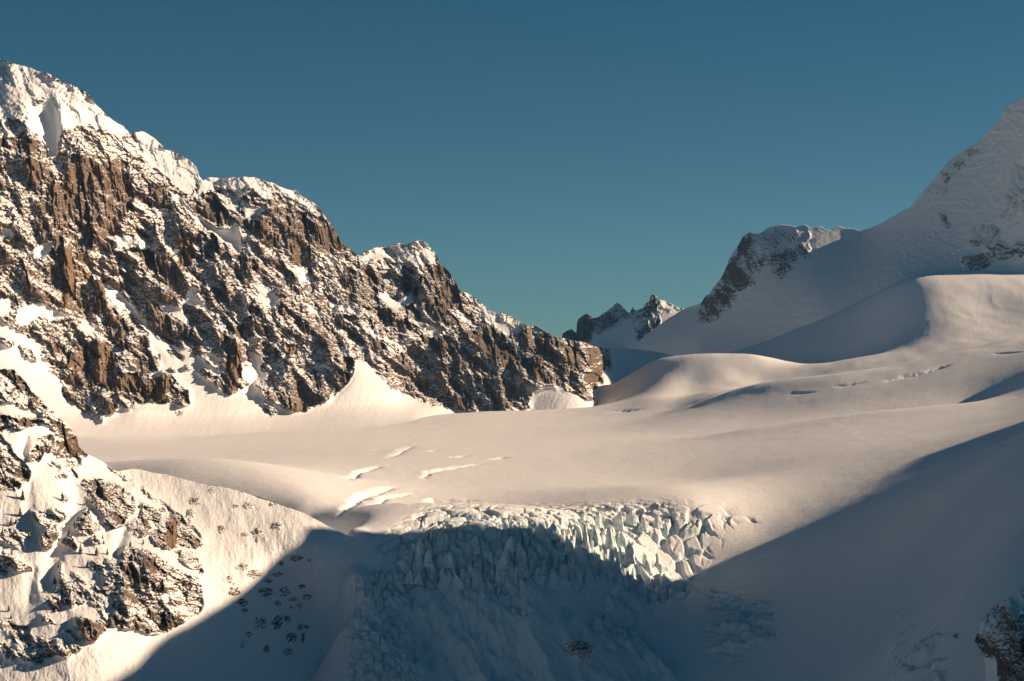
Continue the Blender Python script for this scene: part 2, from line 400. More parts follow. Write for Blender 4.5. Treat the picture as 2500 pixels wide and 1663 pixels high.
P_(.50, [(2080, 210), (2220, 200), (2230, 240), (2100, 250)], *Fz)
P_(.50, [(1890, 20), (2120, 100), (2080, 130), (1960, 90)], *Fz)
# buttresses above the apron (Dd)
Dd = (400, 700, K)
P_(.45, [(370, 980), (440, 940), (560, 1000), (680, 1060), (740, 1120), (740, 1240), (660, 1190), (540, 1090)], *Dd)
P_(.50, [(30, 760), (100, 740), (230, 800), (200, 840), (100, 800)], *Dd)
P_(.70, [(1100, 1260), (1220, 1340), (1310, 1450), (1210, 1510), (1130, 1400)], *Dd)
P_(.30, [(560, 650), (740, 620), (740, 820), (620, 860), (520, 740)], *Dd)
P_(.35, [(300, 520), (560, 520), (560, 740), (480, 790), (320, 650)], *Dd)
P_(.09, [(740, 640), (860, 680), (900, 780), (880, 950), (870, 1080), (800, 1120), (740, 1060), (700, 900)], *Dd, tan=1)
P_(1.0, [(410, 770), (560, 760), (660, 860), (580, 900)], *Dd)
P_(.22, [(1170, 1160), (1350, 1180), (1540, 1200), (1700, 1300), (1640, 1420), (1480, 1440), (1390, 1400), (1250, 1310), (1130, 1230)], *Dd, tan=.9)
P_(.09, [(1400, 660), (1540, 680), (1530, 780), (1400, 800)], *Dd, tan=.9)
P_(.09, [(1270, 700), (1340, 780), (1340, 820), (1280, 820)], *Dd, tan=.8)
P_(.15, [(890, 400), (1000, 420), (1240, 500), (1230, 570), (980, 590), (890, 520)], *Dd)
P_(.20, [(900, 200), (1100, 230), (1120, 330), (940, 300)], *Dd)
P_(1.0, [(950, 600), (1130, 580), (1120, 640), (960, 700)], *Dd)
P_(.90, [(890, 0), (960, 180), (940, 380), (900, 150)], *Dd)
P_(.97, [(1040, 0), (1200, 0), (1300, 130), (1330, 190), (1240, 270), (1170, 200), (1130, 110)], *Dd)
P_(.90, [(1540, 90), (1700, 180), (1850, 300), (1860, 380), (1700, 310), (1600, 180)], *Dd)
P_(.85, [(1900, 170), (2100, 200), (2200, 330), (2100, 330), (1950, 250)], *Dd)
P_(.95, [(180, 180), (250, 100), (420, 170), (550, 300), (440, 270), (250, 210)], *Dd)
P_(.97, [(0, 200), (160, 210), (250, 310), (310, 390), (100, 330)], *Dd)
P_(.85, [(1850, 370), (1960, 420), (2110, 580), (2000, 540)], *Dd)
P_(.90, [(2000, 700), (2120, 720), (2200, 800), (2040, 790)], *Dd)
P_(.85, [(1700, 880), (1880, 880), (1960, 980), (1750, 940)], *Dd)
P_(.80, [(560, 340), (660, 420), (800, 520), (870, 600), (760, 600), (620, 460)], *Dd)
P_(.95, [(950, 720), (1080, 770), (1130, 860), (1120, 960), (1230, 1000), (1200, 1080), (1100, 1100), (900, 1100), (890, 880), (1020, 900)], *Dd)
P_(.06, [(1840, 740), (1920, 830), (2060, 960), (2090, 1120), (2040, 1120), (1980, 960)], *Dd, tan=.3)
# pyramid peak (E)
E = (800, 560, 3.357)
P_(.30, [(700, 920), (930, 880), (1300, 800), (1600, 830), (1900, 900), (2100, 1000), (2170, 1100), (2050, 1200), (1920, 1180), (1900, 1290), (1790, 1270), (1680, 1210), (1620, 1300), (1660, 1460), (1350, 1490), (1110, 1488), (1000, 1440), (880, 1365), (700, 1235), (560, 1105), (500, 1050)], *E, tan=.25)
P_(.80, [(270, 220), (420, 140), (600, 105), (640, 120), (770, 75), (840, 130), (920, 250), (860, 270), (760, 290), (640, 280), (560, 320), (490, 250), (400, 240), (280, 290)], *E)
P_(.36, [(230, 300), (440, 280), (700, 300), (780, 400), (700, 500), (560, 500), (420, 440), (250, 420)], *E)
P_(.17, [(760, 370), (950, 280), (1060, 440), (1080, 600), (980, 680), (950, 740), (840, 700), (700, 580), (690, 500)], *E, tan=.2)
P_(.95, [(400, 540), (470, 510), (560, 580), (700, 510), (690, 590), (580, 650), (520, 640)], *E)
P_(.90, [(690, 590), (800, 670), (930, 750), (880, 740), (760, 680)], *E)
P_(.18, [(580, 650), (680, 610), (850, 730), (830, 770), (720, 770)], *E)
P_(.14, [(430, 650), (520, 660), (560, 780), (450, 830), (420, 740)], *E, tan=.3)
P_(.25, [(510, 830), (600, 780), (740, 850), (640, 900), (540, 890)], *E)
P_(.95, [(990, 660), (1080, 680), (1230, 800), (1200, 820), (1080, 730)], *E)
P_(.84, [(1090, 490), (1270, 620), (1420, 680), (1640, 795), (1560, 850), (1450, 860), (1300, 740), (1170, 620)], *E)
P_(.85, [(740, 810), (860, 780), (940, 830), (1060, 790), (1000, 850), (820, 860)], *E)
P_(.90, [(0, 580), (250, 640), (260, 700), (120, 690), (0, 640)], *E)
P_(.85, [(280, 800), (400, 840), (520, 920), (480, 940), (380, 880)], *E)
P_(.75, [(520, 900), (700, 900), (640, 1000), (500, 1050), (440, 1030)], *E)
P_(.50, [(1850, 880), (2000, 900), (2150, 940), (2190, 1000), (2170, 1080), (2060, 1000), (1900, 930)], *E)
P_(.08, [(1680, 1060), (1750, 1040), (1780, 1260), (1680, 1200)], *E, tan=.5)
P_(.08, [(840, 900), (920, 890), (960, 1000), (930, 1050), (850, 980)], *E, tan=.45)
P_(.10, [(1080, 1040), (1120, 1130), (1120, 1160), (1040, 1120)], *E, tan=.5)
P_(1.0, [(2250, 940), (2900, 940), (2900, 1400), (2200, 1400), (2060, 1250), (2060, 1200), (2180, 1090)], *E)
P_(.50, [(2080, 1160), (2200, 1190), (2250, 1250), (2100, 1260)], *E)
P_(.80, [(2200, 1000), (2300, 1030), (2350, 1160), (2250, 1100)], *E)

ridge1 = [(-700, 260), (-400, 170), (-250, 140), (-100, 140), (0, 145), (27, 154), (57, 161), (92, 173), (115, 178), (142, 194), (168, 205), (191, 215), (210, 226), (226, 242), (232, 254), (245, 266), (264, 284), (283, 299), (302, 309), (318, 326), (323, 328), (341, 319), (360, 326), (379, 339), (394, 354), (404, 367), (425, 370), (444, 381), (463, 391), (478, 406), (483, 417), (487, 433), (497, 441), (509, 433), (536, 436), (563, 434), (586, 433), (608, 432), (628, 435), (651, 442), (674, 450), (689, 458), (708, 464), (727, 465), (733, 475), (750, 487), (769, 498), (785, 513), (796, 532), (811, 552), (823, 571), (834, 590), (850, 605), (869, 620), (878, 626), (890, 615), (915, 605), (944, 604), (961, 596), (980, 594), (991, 598), (1014, 588), (1030, 585), (1041, 594), (1053, 607), (1064, 619), (1072, 636), (1079, 647), (1095, 661), (1106, 680), (1118, 699), (1125, 710), (1144, 718), (1164, 730), (1179, 745), (1194, 756), (1217, 766), (1229, 765), (1252, 776), (1275, 789), (1294, 797), (1301, 793), (1320, 802), (1340, 814), (1355, 821), (1374, 826), (1401, 831), (1428, 835), (1439, 839), (1450, 845), (1500, 850), (1560, 853), (1620, 862), (1720, 890)]
foot = [(-150, 1052), (0, 1055), (150, 1057), (280, 1060), (420, 1062), (540, 1059), (660, 1052), (780, 1043), (900, 1031), (1000, 1018), (1080, 1008), (1250, 1010)]      # where the aprons run out on the snowfield
massif_D = [(-700, 1000, 3250), (-700, 230, 3800), (-150, 990, 3520), (-150, 1050, 3470), (120, 1000, 3580), (120, 1055, 3535), (330, 1010, 3660), (330, 1058, 3620), (560, 1005, 3770), (560, 1056, 3715), (780, 1000, 3880), (780, 1040, 3835), (950, 975, 3990), (950, 1022, 3950)] + [(1150, 1005, 4080), (1300, 1003, 4110), (1430, 985, 4150), (1480, 960, 4230), (1570, 960, 4330),
            (-150, 840, 3560), (0, 830, 3600), (0, 600, 3740), (0, 400, 3870), (0, 145, 4120), (-150, 145, 4110),
            (250, 900, 3770), (250, 700, 3900), (250, 500, 4010), (226, 245, 4130), (340, 325, 4225),
            (480, 900, 3860), (480, 700, 4010), (483, 440, 4230), (650, 950, 3880), (650, 700, 4080), (650, 440, 4290),
            (760, 900, 3970), (878, 870, 4040), (878, 630, 4330), (1030, 800, 4220), (1030, 590, 4420), (1000, 930, 4110), (1200, 900, 4180), (1200, 765, 4360), (1340, 900, 4190), (1435, 920, 4210), (1438, 842, 4330), (1478, 855, 4400), (1480, 920, 4260), (1570, 856, 4560)]
grooves = Canvas(0)          # metres of recess (+) and protrusion (-) along traced gullies and ribs
for v, w, pts, o in [
    (20, 24, [(480, -60), (540, 150), (590, 400), (610, 560)], A), (-20, 9, [(690, -60), (720, 180), (690, 420)], A),
    (20, 13, [(350, 560), (600, 790), (800, 900), (860, 1060)], B), (-14, 10, [(840, 640), (900, 840), (1100, 900), (1300, 1150)], B),
    (18, 12, [(1200, 520), (1500, 800), (1720, 1080), (2000, 1260)], Cc), (-18, 10, [(750, 120), (790, 500), (760, 820)], Cc), (-16, 9, [(1130, 500), (1200, 800)], Cc), (16, 10, [(950, 600), (1000, 950)], Cc),
    (-18, 12, [(1130, 1200), (1150, 1560)], Cc), (-14, 10, [(1860, 300), (1880, 560)], Fz), (-22, 11, [(800, 640), (820, 1100)], Dd), (18, 14, [(960, 700), (1080, 1000), (1000, 1200)], Dd),
    (16, 12, [(880, 200), (920, 560), (1000, 660)], Dd), (-12, 9, [(1440, 660), (1460, 900)], Dd), (20, 12, [(480, 560), (640, 620), (740, 500)], E), (-16, 10, [(770, 330), (700, 560)], E), (-12, 12, [(1060, 440), (1240, 800), (1500, 950)], E),
    (14, 10, [(380, 980), (560, 1120), (800, 1330), (1080, 1480)], E), (-12, 9, [(1720, 1050), (1730, 1240)], E)]:
    grooves.line(v, w, pts, *o)
grooves = grooves.blurred(6)
cov.a = np.where((cov.a < .3) & (cov.a > .1), cov.a * .8 + .035, cov.a)
cov.a = np.where((cov.a < .8) & (cov.a > .27), cov.a - .085 * np.sin(np.pi * cov.a / .8), cov.a).astype(f32)
covb, tanb, covw = cov.blurred(5), tanc.blurred(6), cov.blurred(16)
tail = [(840, 1436), (870, 1446), (890, 1446), (910, 1440), (930, 1430), (950, 1427), (970, 1432), (985, 1438), (1000, 1430), (1060, 1410)]     # where the pyramid peak's foot turns away
def warp(c, s=5, seed=7):
    return lambda x, y: c(x + s * fbm(x / 22, y / 22, 3, seed), y + s * fbm(x / 22, y / 22, 3, seed + 1))
def massif_cover(x, y):
    d = x - interp(y, tail)
    return warp(covb)(x, y) - .55 * sstep(-14, 0, d) * (1 - sstep(40, 62, d)) * (1 - sstep(945, 968, y)) * sstep(846, 856, y)
cols = np.concatenate([np.arange(-700, -150, 9.0), np.arange(-150, 1700, 1.5)])
mp, msurf, mpx, mpy = face(cols, lambda x: interp(x, ridge1), lambda x: interp(x, [(-700, 1110), (-200, 1092), (300, 1094), (600, 1092), (800, 1076), (950, 1056), (1080, 1036), (1200, 1035), (1700, 1030)]), 560, massif_D, massif_cover, warp(tanb),
                           lambda x, y, c, t: rock_relief(x, y, c, t) - 10 * (1 - covw(x, y)), jag=2.2, wide=covw,
                           post=lambda x, y: grooves(x, y) + .9 * fbm(x / 16 + y / 40, y / 36, 4, 72, .6) + .3 * fbm(x / 5, y / 8, 3, 73) - .034 * np.clip(y - interp(x, foot) + 48, 0, 120) ** 2 * (1 - sstep(1000, 1120, x)) + 240 * sstep(-4, 34, x + 5 * fbm(x / 16, y / 16, 3, 88) - interp(y, tail)))
# three summits share the face; each is cut out along the gullies that part them
Q = grid_quads(*mp.shape[:2]); R_, C_ = mp.shape[:2]
qx = np.repeat(mpx[:1], R_, 0); qy = np.concatenate([mpy, np.repeat(mpy[-1:], R_ - len(mpy), 0)], 0)
cx_ = qx.ravel()[Q[:, 0]]; cy_ = qy.ravel()[Q[:, 0]]
b12 = interp(cy_, [(0, 486), (440, 486), (500, 470), (540, 505), (620, 590), (700, 625), (800, 640), (900, 590), (1000, 600), (1200, 600)])
b23 = interp(cy_, [(0, 878), (626, 878), (700, 850), (780, 880), (860, 900), (900, 930), (1003, 1100), (1200, 1120)])
part = np.where(cx_ < b12, 0, np.where(cx_ < b23, 1, 2))
def emit(name, P, Q, surf, mat):
    u, inv = np.unique(Q.ravel(), return_inverse=True)
    return mesh_np(name, P.reshape(-1, 3)[u], inv.reshape(-1, 4), mat, surf.reshape(-1, 4)[u])
for i, lab in enumerate(["highest peak on the left, broad snow cap over brown cliffs and a shadowed couloir",
                         "round-topped rock buttress under rime between the high peak and the pyramid peak",
                         "grey pyramid peak with rimed top standing at the far edge of the snowfield"]):
    o = emit("rocky_mountain", mp, Q[part == i], msurf, LAND)
    tag(o, lab, "mountain", "peaks along the left side", "structure")

# ------------------------------------------------------------------ far jagged peaks
covj = Canvas(.74)
J = (1370, 700, 4.0)
jag_ridge = [(1360, 830), (1371, 826), (1374, 815), (1385, 808), (1396, 804), (1404, 812), (1407, 826), (1408, 815), (1408, 790), (1412, 778), (1425, 770), (1432, 765), (1442, 771), (1446, 776), (1460, 775), (1475, 765), (1490, 754), (1503, 741), (1508, 738), (1516, 745), (1528, 757), (1537, 766), (1540, 759), (1544, 750), (1549, 757), (1553, 758), (1570, 752), (1578, 740), (1586, 735), (1588, 722), (1594, 719), (1602, 725), (1608, 731), (1625, 735), (1645, 745), (1660, 752), (1675, 755), (1720, 790)]
covj.poly(.10, [(1370, 800), (1405, 800), (1408, 830), (1370, 830)])
covj.poly(.12, [(1406, 760), (1450, 765), (1455, 790), (1440, 830), (1405, 835)])
covj.poly(.30, [(1450, 780), (1500, 750), (1540, 755), (1560, 760), (1480, 800), (1455, 820)])
covj.poly(.20, [(1570, 735), (1600, 715), (1610, 740), (1590, 770), (1572, 768)])
covj.poly(.25, [(1555, 805), (1620, 775), (1600, 810), (1560, 830)])
covj.poly(.97, [(1430, 845), (1480, 805), (1540, 790), (1560, 840), (1540, 870), (1420, 870)])
covj.poly(.97, [(1620, 760), (1700, 760), (1720, 880), (1580, 880), (1600, 820)])
covj = covj.blurred(4)
cols = np.arange(1360, 1700, 1.3)
P, S, px, py = face(cols, lambda x: interp(x, jag_ridge), lambda x: 885 + 0 * x, 130,
                    [(1360, 830, 6800), (1440, 770, 6700), (1590, 720, 6500), (1700, 760, 6350), (1360, 885, 6400), (1540, 885, 6150), (1700, 885, 5950), (1450, 830, 6450), (1600, 800, 6250)],
                    warp(covj, 4, 31), lambda x, y: 0 * x + .15, lambda x, y, c, t: rock_relief(x, y, c, t, strata=-38, amp=1.2, seed=300), back=(300, 8), jag=1.6, jagseed=9)
tag(emit("jagged_peaks", P, grid_quads(*P.shape[:2]), S, LAND), "small jagged black rock teeth on the far skyline left of the right-hand slope", "mountain", None, "structure")

# ------------------------------------------------------------------ right-hand mountain
right_ridge = [(1500, 862), (1530, 850), (1560, 832), (1600, 800), (1640, 772), (1673, 753), (1711, 740), (1726, 717), (1730, 720), (1742, 701), (1761, 678), (1772, 655), (1784, 625), (1803, 598), (1814, 577), (1830, 567), (1853, 571), (1860, 567), (1876, 556), (1906, 548), (1925, 550), (1944, 555), (1952, 552), (1965, 548), (1979, 558), (1998, 554), (2006, 554), (2017, 562), (2029, 562), (2048, 552), (2067, 558), (2082, 558), (2101, 564), (2128, 556), (2174, 533), (2224, 504), (2251, 472), (2274, 445), (2300, 414), (2319, 391), (2335, 380), (2342, 372), (2365, 361), (2396, 338), (2408, 324), (2427, 307), (2444, 292), (2450, 271), (2461, 257), (2480, 248), (2500, 233), (2600, 190), (2700, 230), (2900, 330), (3300, 480)]
covr = Canvas(1.0); Z = (1600, 200, 2.613)
Z2 = (1367, 537, 2.08)
covr.poly(.34, [(930, 70), (1000, 70), (1015, 100), (960, 150), (1000, 190), (1250, 120), (1255, 180), (1180, 225), (1120, 295), (1085, 270), (1100, 215), (1000, 280), (960, 330), (930, 350), (870, 420), (840, 470), (760, 525), (700, 520), (705, 430), (790, 350), (865, 200)], *Z2)
covr.poly(.16, [(925, 90), (1000, 85), (990, 130), (940, 150), (880, 260), (820, 340), (860, 200)], *Z2)
covr.poly(.75, [(1010, 90), (1080, 40), (1200, 50), (1260, 90), (1100, 150), (1000, 180)], *Z2)
covr.poly(.96, [(960, 330), (1040, 230), (1090, 220), (1080, 280), (960, 360)], *Z2)
covr.poly(.55, [(950, 960), (990, 960), (980, 1010), (950, 1000)], *Z)
covr.poly(.75, [(1090, 950), (1150, 965), (1130, 985)], *Z)
covr.poly(.80, [(1630, 795), (1760, 640), (1880, 500), (1940, 450), (2000, 420), (2090, 400), (2080, 460), (1990, 500), (1880, 640), (1850, 740), (1790, 730), (1790, 660), (1700, 740)], *Z)
covr.poly(.88, [(2205, 240), (2220, 180), (2300, 150), (2300, 210)], *Z)
covr.poly(.90, [(1880, 560), (2000, 590), (1960, 640), (1880, 620)], *Z)
covr.poly(.66, [(1800, 830), (1850, 840), (1880, 900), (1890, 960), (1840, 970), (1810, 900)], *Z)
covr.poly(.86, [(2250, 560), (2300, 520), (2360, 490), (2500, 500), (2500, 900), (2360, 920), (2280, 900), (2180, 880), (2230, 760)], *Z)
covr.poly(.82, [(2000, 970), (2100, 900), (2200, 940), (2200, 1050), (2100, 1040), (1950, 1100)], *Z)
covr.poly(.45, [(2120, 1050), (2200, 1030), (2280, 1060), (2360, 1000), (2500, 1000), (2500, 1080), (2290, 1090), (2200, 1140), (2150, 1120)], *Z)
covr = covr.blurred(9)
cols = np.concatenate([np.arange(1500, 2680, 1.7), np.arange(2680, 3300, 9.0)])
right_D = [(3300, 480, 5100), (3300, 900, 4950), (2950, 900, 4800), (2950, 600, 4880), (1500, 862, 5450), (1600, 860, 5250), (1680, 750, 5400), (1730, 720, 5300), (1800, 600, 5320), (1900, 550, 5300), (2000, 558, 5200), (2100, 566, 5120), (2250, 475, 5000), (2400, 335, 4950), (2500, 235, 4900), (2650, 230, 4800),
           (1700, 850, 5000), (1900, 880, 4750), (2100, 900, 4620), (2300, 900, 4600), (2500, 900, 4600), (2650, 900, 4600), (1800, 740, 5060), (2000, 720, 4820), (2200, 700, 4690), (2350, 640, 4740), (2500, 640, 4700), (2650, 600, 4650)]
P, S, px, py = face(cols, lambda x: interp(x, right_ridge), lambda x: 905 + 0 * x, 330, right_D, warp(covr, 14, 51), lambda x, y: 0 * x + .12,
                    lambda x, y, c, t: rock_relief(x, y, c, t, strata=-40, amp=.75, seed=500, vert=.5) * .6 + 2.5 * fbm(x / 40 + y / 90, y / 22, 4, 77) + (1.2 + 3.4 * sstep(-.1, .4, fbm(x / 90, y / 70, 3, 78)) * sstep(2080, 2200, x)) * fbm(x / 15, y / 9, 4, 79, .62), jag=1.2, jagseed=4)
rightP, rcols, rpy = P, cols, py
tag(emit("snowy_mountain", P, grid_quads(*P.shape[:2]), S, LAND), "shaded snow mountain on the right rising out of frame, with a dark crag on its left ridge", "mountain", None, "structure")

# ------------------------------------------------------------------ glacier height field
def W3(px, py, D): return ((px - CX) / F * D, D, (CY - py) / F * D)
ctl = [W3(*c) for c in [
    (-100, 1090, 3250), (200, 1068, 3450), (400, 1071, 3480), (700, 1054, 3670), (880, 1038, 3830), (1020, 1018, 3960), (1200, 1004, 4100), (1400, 1000, 4180), (1470, 985, 4330), (1540, 935, 4600),
    (-100, 1180, 2450), (150, 1130, 2600), (400, 1130, 2680), (700, 1130, 2700), (1000, 1100, 2950), (1400, 1080, 3180), (1700, 1062, 3200),
    (400, 1185, 2230), (600, 1215, 2180), (740, 1232, 2140), (840, 1236, 2150), (900, 1228, 2210), (1000, 1238, 2195), (1150, 1245, 2190), (1300, 1250, 2190), (1500, 1250, 2195), (1700, 1243, 2210), (1850, 1215, 2280), (1300, 1170, 2600), (900, 1170, 2500), (1700, 1170, 2560),
    (2000, 1110, 2600), (2300, 1060, 2620), (2500, 1015, 2650), (2650, 970, 2650),
    (2500, 975, 2950), (2300, 999, 2980), (2100, 1018, 3000), (1900, 1045, 3050),
    (2067, 1256, 2180), (2300, 1250, 1880), (2500, 1250, 1680), (2400, 1400, 1560), (2400, 1663, 1450), (2200, 1500, 1760), (1900, 1500, 1980), (1900, 1663, 1800), (2150, 1663, 1580), (1850, 1300, 2195), (1850, 1385, 2125), (1760, 1380, 2150), (1960, 1310, 2160),
    (1000, 1262, 2040), (1150, 1266, 2042), (1300, 1272, 2060), (1420, 1290, 2090), (1150, 1310, 2012), (1150, 1400, 1985),
    (1300, 1310, 2032), (1300, 1400, 2002), (1300, 1530, 1930), (1300, 1680, 1860), (1650, 1310, 2175), (1650, 1400, 2135), (1650, 1530, 2010), (1650, 1680, 1890), (1480, 1310, 2110), (1500, 1400, 2070),
    (1000, 1310, 2005), (1000, 1400, 1970), (1000, 1530, 1920), (1000, 1680, 1840), (900, 1300, 2005), (900, 1400, 1952), (900, 1530, 1890), (900, 1680, 1820), (845, 1290, 1998), (840, 1400, 1938), (840, 1530, 1880), (840, 1680, 1810),
    (760, 1262, 2120), (745, 1330, 2070), (740, 1450, 2050), (760, 1560, 2000), (780, 1700, 1930), (600, 1600, 2050),
    (1600, 880, 4420), (1700, 868, 4360), (1840, 868, 4330), (2078, 876, 4300), (2155, 868, 4280), (2327, 834, 4280), (2500, 800, 4330), (2650, 770, 4330),
    (1700, 960, 3960), (1600, 1010, 3800), (1850, 928, 4230),
    (2021, 928, 3620), (2174, 903, 3630), (2327, 872, 3650), (2500, 838, 3680), (1837, 951, 3700), (2100, 914, 4060), (2300, 876, 4060), (2500, 832, 4030),
    (2100, 1012, 3200), (2300, 985, 3250), (2380, 987, 3220), (2500, 930, 3120), (2580, 890, 3120), (2300, 930, 3420), (1900, 1000, 3480),
    (2500, 668, 4640), (2350, 664, 4640), (2230, 686, 4600), (2400, 740, 4490), (2270, 760, 4470), (2650, 690, 4640), (2080, 800, 4560), (2000, 840, 4540), (2450, 785, 4390)]]
ctl += [(x, y, z) for x, y, z in [(-600, 1500, -330), (400, 1300, -330), (0, 1500, -420), (-400, 1400, -380)]]
ctl += [((px - CX) / F * D, D + d, (CY - py) / F * D - dz) for px, py, D, d, dz in [(1640, 872, 4400, 220, 34), (1840, 868, 4330, 200, 34), (2078, 876, 4300, 130, 16), (2400, 664, 4640, 260, 60)]]
ctl = np.array(ctl)
base_z = TPS(ctl[:, :2], ctl[:, 2], 1000.0, 2e-4)
gcols = np.concatenate([np.arange(-900, -130, 14.0), np.arange(-130, 2640, 2.1), np.arange(2640, 3500, 14.0)])     # coarser beyond the frame
ys = [1380.0]
while ys[-1] < 5150:
    y = ys[-1]; ys.append(y + (1.25 if y < 2330 else min(4.2 if y < 3800 else 7.0, 1.25 + (y - 2330) * .005)))
ys = np.array(ys)
gpx, gy = np.meshgrid(gcols, ys); gx = (gpx - CX) / F * gy
gxi = (np.clip(gpx, -150, 2660) - CX) / F * gy
gz = base_z(gxi, gy) + .24 * np.maximum(gx - gxi, 0) + .10 * np.maximum(gxi - gx, 0)
def gpy(z): return CY - z / gy * F
py0 = gpy(gz)
# slow swells and wind drift
gz = gz + 1.0 * fbm(gx / 160, gy / 260, 4, 801) + 5 * sstep(3200, 3900, gy) * sstep(1480, 1800, gpx) * fbm(gx / 190, gy / 230, 3, 809) + .25 * fbm(gx / 30, gy / 40, 3, 802)
wq = gx * .93 + gy * .36; wr = gy * .93 - gx * .36
gz = gz + (.35 + .65 * sstep(-.3, .5, fbm(gx / 210, gy / 300, 3, 803))) * (.32 * fbm(wq / 26, wr / 8, 4, 804, .6) + .18 * ridged(wq / 40, wr / 12, 3, 805) + .08 * fbm(gx / 5, gy / 9, 3, 806, .6))
shelf_m = np.exp(-((gpx - 2400) / 170) ** 2 - ((gy - 4480) / 110) ** 2)
gz = gz + .9 * shelf_m * (1 - np.abs(np.sin((gx * .62 + gy * .5) / 13 + 2.2 * fbm(gx / 60, gy / 60, 3, 807)))) * sstep(-.3, .2, fbm(gx / 50, gy / 60, 2, 808))
def along(pts, width, dz):
    p = np.array([((px - CX) / F * D, D) for px, D in pts]); best = np.full(gz.shape, 1e9, f32)
    for (ax, ay), (bx, by) in zip(p[:-1], p[1:]):
        dx, dy = bx - ax, by - ay; t = np.clip(((gx - ax) * dx + (gy - ay) * dy) / (dx * dx + dy * dy), 0, 1)
        best = np.minimum(best, (gx - ax - t * dx) ** 2 + (gy - ay - t * dy) ** 2)
    return dz * np.exp(-best / width ** 2)
gz += along([(1850, 3030), (2100, 3000), (2350, 2960), (2700, 2920)], 70, 6) + along([(2150, 3200), (2400, 3160), (2700, 3120)], 90, -10)
gz += along([(1800, 3720), (2021, 3620), (2174, 3630), (2327, 3650), (2600, 3690)], 60, 7) + along([(1950, 3830), (2200, 3830), (2600, 3850)], 90, -9)
gz += along([(1690, 4230), (1665, 4000), (1655, 3850)], 45, -6) + along([(1600, 4250), (1610, 3950)], 60, 5)
def gpoint(px, py):
    """visible glacier point under a picture position"""
    j = int(np.argmin(np.abs(gcols - px))); col = CY - gz[:, j] / ys * F
    k = int(np.argmax(col <= py)); return gx[k, j], ys[k], gz[k, j]
def crevasse(pts, w, d, lip=1.3):
    p = np.array([gpoint(*q)[:2] for q in pts]); p = p + 0.0
    x0, x1 = p[:, 0].min() - 6 * w, p[:, 0].max() + 6 * w; y0, y1 = p[:, 1].min() - 6 * w, p[:, 1].max() + 6 * w
    r = np.where((ys > y0) & (ys < y1))[0]; c = np.where((gcols - CX) / F * p[:, 1].mean() > x0 - 40)[0]
    r = slice(r[0], r[-1] + 1); c = slice(c[0], len(gcols))
    X, Y = gx[r, c], gy[r, c]; ww = 1 + .5 * fbm(X / 25, Y / 25, 3, 840)
    Xn = X + 5 * fbm(X / 22, Y / 22, 3, 841); Yn = Y + 5 * fbm(X / 22, Y / 22, 3, 842)
    best = np.full(X.shape, 1e9, f32); side = np.zeros(X.shape, f32); end = np.zeros(X.shape, f32)
    L = len(p) - 1
    for i in range(L):
        (ax, ay), (bx, by) = p[i], p[i + 1]; dx, dy = bx - ax, by - ay; n = math.hypot(dx, dy) + 1e-6
        t = np.clip(((Xn - ax) * dx + (Yn - ay) * dy) / n ** 2, 0, 1)
        d2 = (Xn - ax - t * dx) ** 2 + (Yn - ay - t * dy) ** 2; m = d2 < best
        best = np.where(m, d2, best); side = np.where(m, ((Xn - ax) * dy - (Yn - ay) * dx) / n, side); end = np.where(m, (i + t) / L, end)
    taper = np.sin(np.pi * np.clip(end, .02, .98)) ** .5
    gz[r, c] += taper * (-d * np.exp(-best / (w * ww) ** 2) - lip * np.exp(-best / (2.6 * w) ** 2) * np.sign(side))
for pts, w, d, lip in [([(845, 1170), (876, 1151), (926, 1139)], 5, 3.5, .6), ([(1033, 1168), (1045, 1151), (1075, 1147), (1114, 1141), (1183, 1132)], 5, 3.2, .7), ([(1102, 1116), (1120, 1115), (1140, 1113)], 5, 3, .7),
                   ([(900, 1099), (918, 1098), (938, 1097)], 5, 2, .4), ([(945, 1119), (975, 1104), (1007, 1089)], 6, 1.6, .5), ([(1045, 1101), (1060, 1100), (1075, 1099)], 5, 1.6, .4), ([(1202, 1122), (1217, 1120), (1232, 1117)], 5, 2.2, .4),
                   ([(831, 1258), (876, 1216), (961, 1189)], 5, 5, .6), ([(880, 1236), (940, 1214), (1010, 1205)], 4, 2.5, .4), ([(1000, 1228), (1060, 1219), (1150, 1222)], 6, 5, 1),
                   ([(1925, 962), (1955, 960), (1990, 957)], 5, 2, .5), ([(2040, 943), (2070, 941), (2109, 935)], 5, 2, .5), ([(2174, 928), (2250, 910), (2308, 894)], 8, 6, 1.5), ([(2423, 863), (2460, 862), (2495, 859)], 5, 2.5, .5),
                   ([(1818, 1262), (1853, 1276)], 3, 2, .4), ([(1780, 1268), (1800, 1272)], 3, 1.5, .3), ([(1500, 1005), (1560, 1000)], 9, 3, 1)]:
    crevasse(pts, w, d, lip)
# --- icefall: crevasse fields traced on the surface
def zone(b, *polys):
    c = Canvas(0)
    for p in polys: c.poly(1, p)
    return c.blurred(b)
zT = zone(22, [(920, 1335), (985, 1288), (1050, 1248), (1150, 1246), (1300, 1250), (1640, 1240), (1600, 1290), (1400, 1315), (1150, 1320), (1000, 1345)])
zR = zone(22, [(1400, 1262), (1480, 1245), (1700, 1240), (1790, 1254), (1745, 1320), (1700, 1390), (1670, 1450), (1560, 1450), (1450, 1390), (1390, 1320)])
zW = zone(30, [(960, 1350), (1060, 1310), (1150, 1290), (1480, 1285), (1530, 1390), (1420, 1430), (1250, 1440), (1080, 1450), (920, 1430)])
zL = zone(30, [(860, 1420), (1000, 1390), (1080, 1480), (1070, 1600), (1010, 1700), (850, 1700)])
zG = zone(22, [(1720, 1440), (1880, 1480), (1900, 1560), (1800, 1640), (1740, 1600)], [(1420, 1440), (1560, 1470), (1540, 1600), (1480, 1640), (1440, 1540)], [(2180, 1510), (2290, 1530), (2300, 1680), (2160, 1680)])
